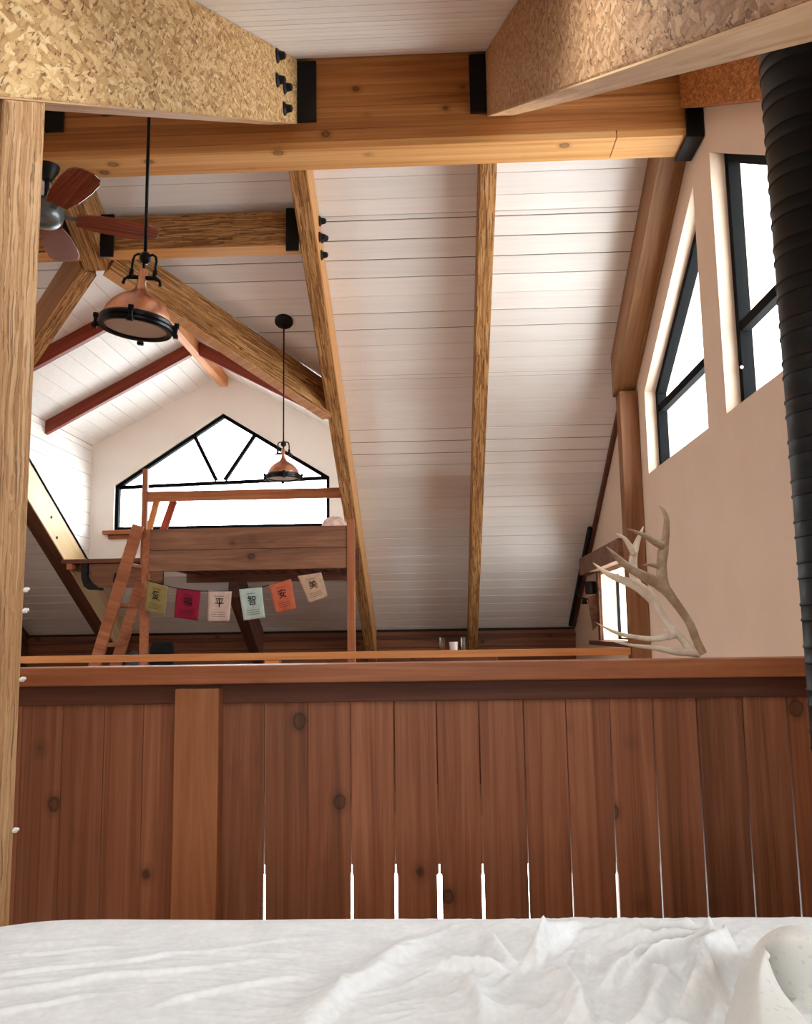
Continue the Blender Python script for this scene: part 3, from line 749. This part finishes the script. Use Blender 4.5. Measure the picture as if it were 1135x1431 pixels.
tag(b.build('wall_bracket', M_['darkwood'], bevel=.004), 'dark bracket on the white dormer cheek just beside the left post', 'bracket')
# cups by the knee wall
tag(MB().box((-.2, 6.95, 0), (.42, 7.25, 1.0)).build('side_table', M_['darkwood'], bevel=.006), 'low wooden stand behind the far railing holding cup and glasses', 'table')
cupm = N('clear_tumbler'); cupm.b.inputs['Transmission Weight'].default_value = 1; cupm.b.inputs['Roughness'].default_value = .03; cupm.b.inputs['Base Color'].default_value = (.9, .92, .9, 1)
for x, lab in ((618, 'slim clear glass left of the white cup'), (648, 'slim clear glass right of the white cup')):
    p = atY(x, 900, 7.05)
    tag(autosmooth(MB().lathe([(0, 0), (.022, 0), (.026, .11), (.024, .11), (.02, .006), (0, .006)], Matrix.Translation((p.x, 7.05, 1.0)), 24).build('glass_tumbler', cupm.m)), lab, 'glass', 'glasses behind the far railing')
p = atY(634, 900, 7.05)
tag(autosmooth(MB().lathe([(0, 0), (.03, 0), (.036, .075), (.033, .075), (.027, .006), (0, .006)], Matrix.Translation((p.x, 7.05, 1.0)), 24).build('white_cup', M_['white'])), 'little white cup between two glasses behind the far railing', 'cup')
# hanging things beside the little window
tag(autosmooth(MB().lathe([(0, 0), (.045, 0), (.05, .01), (.05, .10), (.045, .11), (0, .11)], Matrix.Translation(atY(826, 827, 7.75)+Vector((0, 0, -.02))), 24).build('wall_speaker', M_['iron'])), 'small dark canister on the corner left of the little window', 'speaker')
t = thing('wall_lamp', atY(816, 838, 8.0), 'small black swing lamp in the corner left of the little window', 'lamp')
p = atY(814, 836, 8.0); q = atY(824, 838, 7.9)
MB().tube([atY(807, 830, 8.1), p, q], .008, 8).build('arm', M_['iron'], t, smooth=True)
autosmooth(MB().lathe([(0, .03), (.012, .03), (.03, -.02), (.028, -.02), (0, .02)], Matrix.Translation(atY(817, 841, 7.98)), 20).build('shade', M_['iron'], t))
b = MB(); pts = [(822, 835), (836, 829), (838, 872), (829, 881)]
b.hexa([atY(x, y, 7.72) for x, y in pts], [atY(x, y, 7.72)+Vector((.0, .03, 0)) for x, y in pts])
tag(b.build('driftwood_plaque', M_['bunk'], bevel=.004), 'tilted weathered wood plaque hanging left of the little window', 'plaque')

# ------------------------------------------------------------------ stove pipe
prof_ = []; z = .001; R_ = .10
prof_.append((0, z)); prof_.append((R_, z))
z = .03
while z < 3.2:
    for q in (0, .038):
        prof_ += [(R_, z+q), (R_+.0026, z+q+.002), (R_+.0026, z+q+.006), (R_, z+q+.009)]
    z += .103
prof_.append((R_, 3.25)); prof_.append((0, 3.25))
tag(autosmooth(MB().lathe(prof_, Matrix.Translation((.985, 2.2, 0)), 64).build('stove_pipe', M_['pipe']), 50), 'thick ribbed black stove pipe at the right edge', 'pipe')

# ------------------------------------------------------------------ pendants
def pendant(loc, k, tilt, rod_top, label, canopy=None):
    x, y, z = loc; t = thing('pendant_lamp', loc, label, 'lamp')
    T = Matrix.Translation(loc) @ Matrix.Rotation(tilt, 4, 'Y') @ Matrix.Scale(k, 4)
    kz = T @ Vector((0, 0, .262))
    shade = [(.122, .018), (.120, .034), (.112, .056), (.097, .078), (.076, .098), (.052, .114), (.034, .126), (.023, .138), (.0175, .153), (.0155, .17), (.0155, .215), (.013, .217), (0, .217)]
    autosmooth(MB().lathe(shade, T, 56).build('shade', M_['copper'], t), 60)
    autosmooth(MB().lathe([(.112, -.014), (.128, -.016), (.134, -.008), (.134, 0), (.128, .004), (.131, .008), (.131, .018), (.124, .026), (.112, .03), (.108, .02), (.112, -.014)], T, 64).build('rim', M_['blackmetal'], t), 35)
    autosmooth(MB().lathe([(0, -.008), (.08, -.008), (.113, -.005), (.113, .002), (0, .002)], T, 48).build('lens', M_['lens'], t))
    for a in (12, 102, 192, 282):
        A = T @ Matrix.Rotation(math.radians(a), 4, 'Z')
        MB().box((.126, -.007, -.018), (.148, .007, .022), mat=A).box((.134, -.012, -.026), (.152, .012, -.012), mat=A).box((.134, -.01, .012), (.152, .01, .03), mat=A).build('clip', M_['blackmetal'], t, bevel=.003*k)
    b = MB()
    T0 = T; T = T @ Matrix.Translation((0, 0, .027))
    b.lathe([(0, .212), (.012, .213), (.021, .225), (.021, .243), (.012, .255), (0, .257)], T, 20)
    for s in (-1, 1):
        b.tube([T @ Vector(p) for p in ((s*.006, 0, .243), (s*.028, 0, .248), (s*.040, 0, .240), (s*.044, 0, .222), (s*.044, 0, .165))], .0048*k, 8)
        b.tube([T @ Vector(p) for p in ((s*.044, 0, .188), (s*.044, 0, .150))], .009*k, 8)
    b.tube([T @ Vector(p) for p in ((-.056, 0, .152), (-.05, 0, .158), (.05, 0, .158), (.056, 0, .152))], .0085*k, 10)
    for s in (-1, 1): b.tube([T @ Vector(p) for p in ((s*.054, 0, .157), (s*.066, 0, .148), (s*.070, 0, .130))], .006*k, 8)
    b.tube([T @ Vector((0, 0, .19)), T @ Vector((0, 0, .22))], .006*k, 8)
    b.build('yoke', M_['blackmetal'], t, smooth=True)
    MB().tube([kz, Vector((kz.x, kz.y, rod_top))], .0058*k if canopy else .0062, 10).build('rod', M_['blackmetal'], t, smooth=True)
    if canopy:
        Tc = Matrix.Translation(canopy) @ Matrix.Rotation(AF, 4, 'X') @ Matrix.Rotation(PI, 4, 'X')
    else:
        Tc = Matrix.Translation((kz.x, kz.y, ce(kz.y)-.002)) @ Matrix.Rotation(AN, 4, 'X') @ Matrix.Rotation(PI, 4, 'X')
    autosmooth(MB().lathe([(0, 0), (.06, 0), (.06, .012), (.045, .02), (.01, .022), (0, .022)], Tc, 40).build('canopy', M_['iron'], t))
c1_ = atY(190, 456, 2.9)
pendant(c1_, .96, math.radians(6), ce(2.9)-.01, 'large copper and black pendant lamp hanging in front of the ridge beam')
c2_ = atY(396, 667, 5.58)
pendant(c2_, .85, math.radians(0), ce(5.58)-.01, 'smaller copper pendant lamp hanging before the gable window', (c2_.x, 5.58, ce(5.58)-.002))

# ------------------------------------------------------------------ ceiling fan
fx, fy, fz = -2.005, 4.20, 3.315
t = thing('ceiling_fan', (fx, fy, fz), 'ceiling fan with mahogany blades under the ridge beam, half behind the post', 'fan')
T = Matrix.Translation((fx, fy, fz))
autosmooth(MB().lathe([(0, -.065), (.03, -.064), (.065, -.05), (.085, -.025), (.09, .0), (.09, .05), (.07, .075), (.03, .085), (0, .085)], T, 40).build('motor_housing', M_['greymetal'], t))
MB().tube([(fx, fy, fz+.08), (fx, fy, 3.585)], .013, 10).build('downrod', M_['iron'], t, smooth=True)
autosmooth(MB().lathe([(0, 0), (.025, 0), (.055, .05), (.06, .075), (0, .075)], Matrix.Translation((fx, fy, 3.509)), 30).build('canopy', M_['iron'], t))
for k, a in enumerate((-46, 27, 103, 172, 240)):
    mw = T @ Matrix.Rotation(math.radians(a), 4, 'Z') @ Matrix.Translation((0, 0, .0)) @ Matrix.Rotation(math.radians(-7), 4, 'X')
    outl = [(.15, -.055), (.25, -.076), (.40, -.086), (.50, -.082), (.545, -.064), (.565, -.028), (.565, .028), (.545, .064), (.50, .082), (.40, .086), (.25, .076), (.15, .055)]
    b = MB(); b.hexa([mw @ Vector((x, y, -.004)) for x, y in outl], [mw @ Vector((x, y, .004)) for x, y in outl])
    bl = b.build('blade', M_['blade'], t, mw, bevel=.002)
    b = MB(); br = [(.06, -.018), (.14, -.014), (.17, -.035), (.22, -.02), (.22, .02), (.17, .035), (.14, .014), (.06, .018)]
    b.hexa([mw @ Vector((x, y, .0045)) for x, y in br], [mw @ Vector((x, y, .010)) for x, y in br]); b.build('blade_iron', M_['greymetal'], t, mw)

# ------------------------------------------------------------------ antlers
def ant(cx, cy): return (780+cx/4.365, 680+cy/4.365)
def limb(b, pts, ws, y0, y1):
    n = len(pts); P = []; Rr = []
    for i, ((cx, cy), w) in enumerate(zip(pts, ws)):
        f = i/(n-1); Y_ = y0+(y1-y0)*f; P.append(atY(*ant(cx, cy), Y_)); Rr.append(w/4.365/2/FPX*Y_*.92)
    # smooth the path
    Q = []; RQ = []
    for i in range(n-1):
        p0, p1, p2, p3 = P[max(i-1, 0)], P[i], P[i+1], P[min(i+2, n-1)]
        for k in range(5):
            u = k/5; Q.append(.5*((2*p1)+(p2-p0)*u+(2*p0-5*p1+4*p2-p3)*u*u+(3*p1-p0-3*p2+p3)*u**3)); RQ.append(Rr[i]*(1-u)+Rr[i+1]*u)
    Q.append(P[-1]); RQ.append(Rr[-1]); b.tube(Q, RQ, 12)
def antmat(name, a, b_, c):
    m = N(name); v = m.coords((1, 1, 1)); n = m.noise(v, 14, 5, .65); m.link(m.ramp(n, [(.3, lin(a)), (.5, lin(b_)), (.7, lin(c))]), m.b.inputs['Base Color'])
    m.b.inputs['Roughness'].default_value = .6; m.bump(m.noise(v, 70, 3), .3, .003); return m.m
t = thing('antlers', atY(985, 915, 2.87), 'pair of pale branching antlers standing on the railing cap', 'antlers')
def antler(limbs, mat, lab):
    b = MB()
    for L in limbs: limb(b, *L)
    o = b.build('antler', mat, t); o['label'] = lab
    r = o.modifiers.new('join', 'REMESH'); r.mode = 'VOXEL'; r.voxel_size = .0028; r.use_smooth_shade = True
    s_ = o.modifiers.new('soft', 'SMOOTH'); s_.iterations = 4; s_.factor = .5
A1 = antmat('brown_antler', (142, 112, 84), (178, 150, 120), (210, 190, 166)); A2 = antmat('pale_antler', (204, 184, 160), (228, 212, 190), (240, 230, 214))
antler([([(885, 1020), (850, 950), (800, 830), (740, 740), (685, 665), (640, 600), (632, 490), (640, 400), (655, 320), (662, 240), (660, 190), (640, 140), (612, 112)], [58, 56, 54, 56, 66, 84, 66, 74, 52, 44, 36, 26, 7], 2.87, 2.84),
        ([(640, 610), (600, 585), (530, 550), (440, 500), (375, 445), (335, 405), (290, 362)], [90, 80, 66, 54, 44, 28, 6], 2.86, 2.80),
        ([(625, 490), (580, 480), (545, 475), (508, 480)], [40, 28, 18, 5], 2.85, 2.82),
        ([(640, 360), (595, 340), (540, 305), (480, 278), (418, 254)], [60, 52, 36, 24, 6], 2.84, 2.80)], A1, 'brown antler with tall curved tip')
antler([([(850, 1010), (800, 985), (765, 940), (700, 870), (640, 790), (590, 710), (535, 645), (470, 600), (380, 565), (300, 530), (210, 462)], [60, 58, 52, 50, 52, 64, 76, 68, 52, 36, 6], 2.88, 2.93),
        ([(480, 610), (462, 540), (458, 450), (470, 380), (490, 320), (524, 236)], [80, 62, 56, 50, 36, 6], 2.92, 2.97),
        ([(462, 410), (440, 365), (400, 312), (348, 284)], [50, 40, 26, 6], 2.93, 2.90),
        ([(710, 905), (660, 915), (580, 930), (450, 915), (340, 885), (214, 820)], [50, 46, 38, 32, 24, 5], 2.89, 2.84),
        ([(690, 930), (660, 885), (640, 872)], [40, 26, 12], 2.88, 2.87),
        ([(860, 1018), (800, 1012), (720, 1008), (600, 985), (480, 972), (335, 948)], [60, 52, 48, 38, 26, 5], 2.88, 2.82)], A2, 'bleached antler with long low tines')

# ------------------------------------------------------------------ bed
ZB = .800
t = thing('bed', (.2, .2, 0), 'bed with white bedding across the bottom of the view', 'bed')
MB().box((-.60, -.95, .36), (1.05, 1.14, .70)).build('mattress', M_['white'], t, bevel=.06, seg=4)
MB().box((-.62, -1.0, .16), (1.07, 1.16, .36)).build('bed_base', M_['darkwood'], t, bevel=.01)
for x in (-.55, .94):
    for y in (-.9, 1.02): MB().box((x, y, 0), (x+.07, y+.07, .16)).build('leg', M_['darkwood'], t)
nx, ny = 520, 350
xs = np.concatenate((np.linspace(-.665, .62, 450), np.linspace(.63, 1.12, 70))); ys = np.concatenate((np.linspace(-.98, .6, 50), np.linspace(.605, 1.24, 300)))
def nz(x, y, z=0): return noise.noise((x, y, z))
def onbed(x, y):
    d = ray(x, y); p = EYE+d*((ZB-EYE.z)/d.z); return p.x, p.y
folds = []
for x0, y0, x1, y1, w, hh, st in [   # pixel ends of the creases in the cover, width, height, steep side
    (634, 1292, 700, 1345, .014, .008, -1), (700, 1300, 752, 1286, .010, .006, 1), (762, 1345, 808, 1288, .016, .012, 1), (735, 1300, 770, 1330, .010, .006, -1),
    (842, 1312, 1000, 1326, .016, .012, 1), (880, 1330, 975, 1344, .012, .009, 1), (902, 1372, 985, 1345, .014, .010, 1), (952, 1440, 990, 1345, .016, .014, -1), (990, 1400, 1010, 1340, .012, .010, -1),
    (610, 1362, 700, 1366, .012, .006, 1), (425, 1440, 566, 1335, .028, .010, 1), (815, 1440, 770, 1378, .018, .010, 1), (690, 1440, 650, 1385, .016, .006, -1), (900, 1440, 925, 1385, .014, .010, -1), (860, 1385, 905, 1345, .012, .007, 1),
    (470, 1360, 482, 1400, .006, .003, 1), (100, 1362, 262, 1334, .008, .003, 1), (10, 1342, 150, 1328, .007, .0025, 1), (40, 1392, 320, 1352, .010, .0035, 1), (0, 1372, 90, 1362, .008, .003, 1), (220, 1410, 400, 1372, .012, .003, 1), (0, 1425, 120, 1404, .009, .003, 1), (300, 1330, 470, 1310, .010, .002, 1), (560, 1330, 640, 1300, .012, .004, 1)]:
    folds.append((*onbed(x0, y0), *onbed(x1, y1), w, hh, st))
Z = np.zeros((ny, nx))
for j, y in enumerate(ys):
    for i, x in enumerate(xs):
        if y < .3: continue
        wx = x+.05*nz(x*5, y*5, 3); wy = y+.05*nz(x*5, y*5, 9)
        a = .18 if x < -.1 else .18+min(1, (x+.1)/.35)*.55
        u = wx*math.cos(a)+wy*math.sin(a); v = -wx*math.sin(a)+wy*math.cos(a)
        rr = min(1, max(0, (x+.1)/.3)); amp = .0011+.0026*rr
        r1 = max(0, 1-2.6*abs(nz(u*5, v*24, 1))); r2 = max(0, 1-2.6*abs(nz(u*9, v*50, 5))); r3 = max(0, 1-3*abs(nz(x*10+v*3, y*14, 8)))
        far = min(1, max(.25, (1.13-y)/.12))
        h = (amp*r1**2+amp*.7*r2**2+amp*.9*r3**2*rr)*far+.005*nz(x*3.2, y*3.2, 12)*far
        for x0, y0, x1, y1, w, hh, st in folds:
            dx, dy = x1-x0, y1-y0; L2 = dx*dx+dy*dy; vx, vy = x+.018*nz(x*13, y*13, 3), y+.018*nz(x*13, y*13, 9); s = ((vx-x0)*dx+(vy-y0)*dy)/L2
            if -.25 < s < 1.25:
                d = ((vx-x0)*dy-(vy-y0)*dx)/math.sqrt(L2)*st
                if abs(d) < 4*w:
                    e = min(1, max(0, min(s+.25, 1.25-s)/.45))
                    h += hh*(2.2 if x > .0 else 1.3)*min(1, max(.12, (1.12-y)/.10))*e*math.exp(-(d/(w if d < 0 else w*.42))**2)
        Z[j, i] = h
b = MB(); P = []
for j, y in enumerate(ys):
    row = []
    for i, x in enumerate(xs):
        h = Z[j, i]; px, py, pz = x, y, ZB+h+.004
        ed = 1.165+.010*nz(x*4, 0, 2); d = ed-y
        if d < 0: py = ed+(-d)*.25; pz -= 3.2*(-d)+.012
        elif d < .06: pz -= .012*((.06-d)/.06)**2
        dl = x+.605
        if dl < 0: px = -.605+dl*.35; pz -= 4.0*(-dl)+.016
        elif dl < .14: pz -= .016*((.14-dl)/.14)**2
        row.append((px, py, pz))
    P.append(row)
b.grid(P)
sh = N('white_cotton'); v = sh.coords((1, 1, 1)); n1 = sh.noise(v, 130, 2, .5); n2 = sh.noise(v, 22, 3)
sh.link(sh.ramp(sh.math('ADD', sh.math('MULTIPLY', n1, .4), sh.math('MULTIPLY', n2, .6)), [(.35, lin((222, 222, 221))), (.65, lin((238, 238, 237)))]), sh.b.inputs['Base Color'])
sh.b.inputs['Roughness'].default_value = .9; sh.b.inputs['Specular IOR Level'].default_value = .15; sh.bump(n1, .12, .001)
o = tag(b.build('bed_cover', sh.m, smooth=True), 'rumpled white cover spread over the bed', 'bedding')
so = o.modifiers.new('thick', 'SOLIDIFY'); so.thickness = .004; so.offset = -1
# thrown back corner of a blanket, lower right
rowsA = [[(1000, 1470, .80), (1010, 1431, .845), (1028, 1372, .93), (1046, 1334, 1.0), (1062, 1318, 1.03)],
         [(1022, 1470, .69), (1028, 1431, .74), (1038, 1378, .82), (1052, 1338, .88), (1066, 1322, .92)],
         [(1050, 1470, .60), (1050, 1431, .64), (1051, 1384, .70), (1058, 1342, .77), (1068, 1326, .81)],
         [(1080, 1470, .605), (1078, 1431, .65), (1072, 1392, .71), (1066, 1354, .765), (1071, 1334, .80)],
         [(1124, 1470, .62), (1118, 1431, .66), (1104, 1402, .71), (1082, 1370, .765), (1076, 1345, .80)],
         [(1150, 1475, .66), (1142, 1445, .70), (1124, 1420, .75), (1096, 1392, .80), (1080, 1360, .83)]]
rowsB = [[(1030, 1372, 1.02), (1046, 1332, .97), (1066, 1306, .93), (1096, 1290, .90), (1135, 1296, .89), (1180, 1318, .88), (1230, 1370, .86)],
         [(1034, 1378, .99), (1050, 1338, .93), (1070, 1313, .885), (1098, 1298, .86), (1138, 1304, .85), (1184, 1326, .84), (1232, 1380, .83)],
         [(1040, 1390, .97), (1056, 1355, .92), (1076, 1336, .885), (1102, 1328, .865), (1142, 1336, .855), (1188, 1356, .845), (1234, 1400, .835)],
         [(1050, 1410, .96), (1066, 1385, .92), (1086, 1372, .89), (1112, 1372, .875), (1150, 1384, .865), (1194, 1400, .855), (1236, 1430, .845)],
         [(1060, 1430, .95), (1078, 1415, .92), (1098, 1410, .90), (1124, 1416, .88), (1160, 1430, .87), (1200, 1445, .86), (1238, 1465, .85)]]
bk = N('cream_spotted_cotton'); v = bk.coords((1, 1, 1)); vo = bk.add('ShaderNodeTexVoronoi', i_Scale=110.0); bk.link(v, vo.inputs['Vector'])
bk.link(bk.ramp(vo.outputs['Distance'], [(.15, lin((216, 211, 203))), (.30, lin((228, 225, 219)))]), bk.b.inputs['Base Color']); bk.b.inputs['Roughness'].default_value = .9; bk.b.inputs['Specular IOR Level'].default_value = .15
t = thing('blanket', (.3, .85, ZB), 'thrown back blanket corner raised in a fold at lower right', 'bedding')
for nm, rr_ in (('near_fold', rowsA), ('arched_fold', rowsB)):
    b = MB(); b.grid([[atY(*p) for p in r] for r in rr_]); o = b.build(nm, bk.m, t, smooth=True)
    su = o.modifiers.new('smooth', 'SUBSURF'); su.levels = su.render_levels = 3
    so = o.modifiers.new('thick', 'SOLIDIFY'); so.thickness = .006

# ------------------------------------------------------------------ tree outside the gable window
t = thing('tree', (-4.6, 16, -2.7), 'pale green tree outside the left pane of the gable window', 'tree')
MB().tube([(-5.9, 16, -2.7), (-5.85, 16, 0), (-5.9, 16, 2.3)], [.16, .12, .06], 10).build('trunk', M_['bark'], t)
b = MB()
for k in range(700):
    th = random.random()*2*PI; r = random.random()**.5; zz = random.uniform(-1, 1)
    c = Vector((-5.9+.75*r*math.cos(th), 16+.75*r*math.sin(th), 2.0+1.3*zz*(1-.3*r)))
    m = Matrix.Translation(c) @ Matrix.Rotation(random.random()*6, 4, (random.random()-.5, random.random()-.5, random.random()-.5))
    V = [b.bm.verts.new(m @ Vector(q)) for q in ((-.12, 0, 0), (0, .05, .01), (.12, 0, 0), (0, -.05, .01))]; b.bm.faces.new(V)
b.build('foliage', M_['leaf'], t, recalc=False)

# ------------------------------------------------------------------ light
SKY = 14.0
w = bpy.data.worlds.new('sky'); S.world = w; w.use_nodes = True
bg = w.node_tree.nodes['Background']; nt = w.node_tree; tc_ = nt.nodes.new('ShaderNodeTexCoord'); sx_ = nt.nodes.new('ShaderNodeSeparateXYZ'); rp_ = nt.nodes.new('ShaderNodeValToRGB')
nt.links.new(tc_.outputs['Generated'], sx_.inputs[0]); mr_ = nt.nodes.new('ShaderNodeMapRange'); mr_.inputs[1].default_value = -1; nt.links.new(sx_.outputs[2], mr_.inputs[0]); nt.links.new(mr_.outputs[0], rp_.inputs[0])
rp_.color_ramp.elements[0].position = .44; rp_.color_ramp.elements[0].color = (.68, .70, .72, 1); rp_.color_ramp.elements[1].position = .56; rp_.color_ramp.elements[1].color = (.90, .965, 1.03, 1)
nt.links.new(rp_.outputs[0], bg.inputs[0])
bg.inputs[0].default_value = (.90, .965, 1.03, 1); bg.inputs[1].default_value = SKY
def portal(name, loc, nrm, sx, sy):
    L = bpy.data.lights.new(name, 'AREA'); L.shape = 'RECTANGLE'; L.size = sx; L.size_y = sy; L.cycles.is_portal = True
    o = bpy.data.objects.new(name, L); o.location = loc; o.rotation_euler = Vector(nrm).to_track_quat('-Z', 'Z').to_euler(); COL.objects.link(o)
portal('daylight', (XW+.25, 5.0, 2.78), (-1, 0, 0), 1.5, 1.5); portal('daylight', (XW+.25, 3.43, 2.78), (-1, 0, 0), 1.5, 1.5)
portal('daylight', (-.12, 1.17-.10, ce(1.17)+.18), (0, .51, -.86), .64, .76); portal('daylight', (XW+.25, .9, 1.2), (-1, 0, 0), 1.0, .6); portal('daylight', (XW+.25, 6.98, 1.35), (-1, 0, 0), 1.3, .7)
portal('daylight', (OXC, YG+.3, 2.7), (0, -1, 0), 2.3, 1.3)
portal('daylight', (XL-.25, 3.65, 2.6), (1, 0, 0), .9, 1.3); portal('daylight', (XL-.25, 2.4, -1.45), (1, 0, 0), 2.6, 2.1)
portal('daylight', (-.11, -1.95, 1.45), (0, 1, 0), 1.45, .7)
portal('daylight', (-.9, 9.4, -1.56), (0, -1, 0), 4.2, 2.2)
t = thing('fill_lamp', (-1.0, -1.69, 1.2), 'unseen bare bulb wall lamp added behind the viewer as a light source', 'lamp')
MB().box((-1.05, -1.699, 1.13), (-.95, -1.685, 1.29)).build('backplate', M_['iron'], t, bevel=.004)
MB().tube([(-1.0, -1.69, 1.2), (-1.0, -1.64, 1.2), (-1.0, -1.62, 1.22)], .012, 10).build('arm', M_['iron'], t, smooth=True)
gl = N('fill_bulb'); gl.b.inputs['Emission Color'].default_value = (1, .92, .8, 1); gl.b.inputs['Emission Strength'].default_value = 40
autosmooth(MB().lathe([(0, -.04), (.02, -.035), (.035, .0), (.02, .035), (0, .04)], Matrix.Translation((-1.0, -1.62, 1.255)), 24).build('bulb', gl.m, t))
L = bpy.data.lights.new('fill_bulb_light', 'POINT'); L.energy = 12; L.color = (1, .93, .84); L.shadow_soft_size = .035  # light of the unseen lamp added behind the camera
lo_ = bpy.data.objects.new('fill_bulb_light', L); lo_.location = (-1.0, -1.54, 1.255); COL.objects.link(lo_)
S.view_settings.view_transform = 'Standard'; S.view_settings.look = 'None'; S.view_settings.exposure = 0.32; S.view_settings.gamma = 1
S.cycles.max_bounces = 10; S.cycles.diffuse_bounces = 6; S.cycles.transparent_max_bounces = 12; S.cycles.sample_clamp_indirect = 8
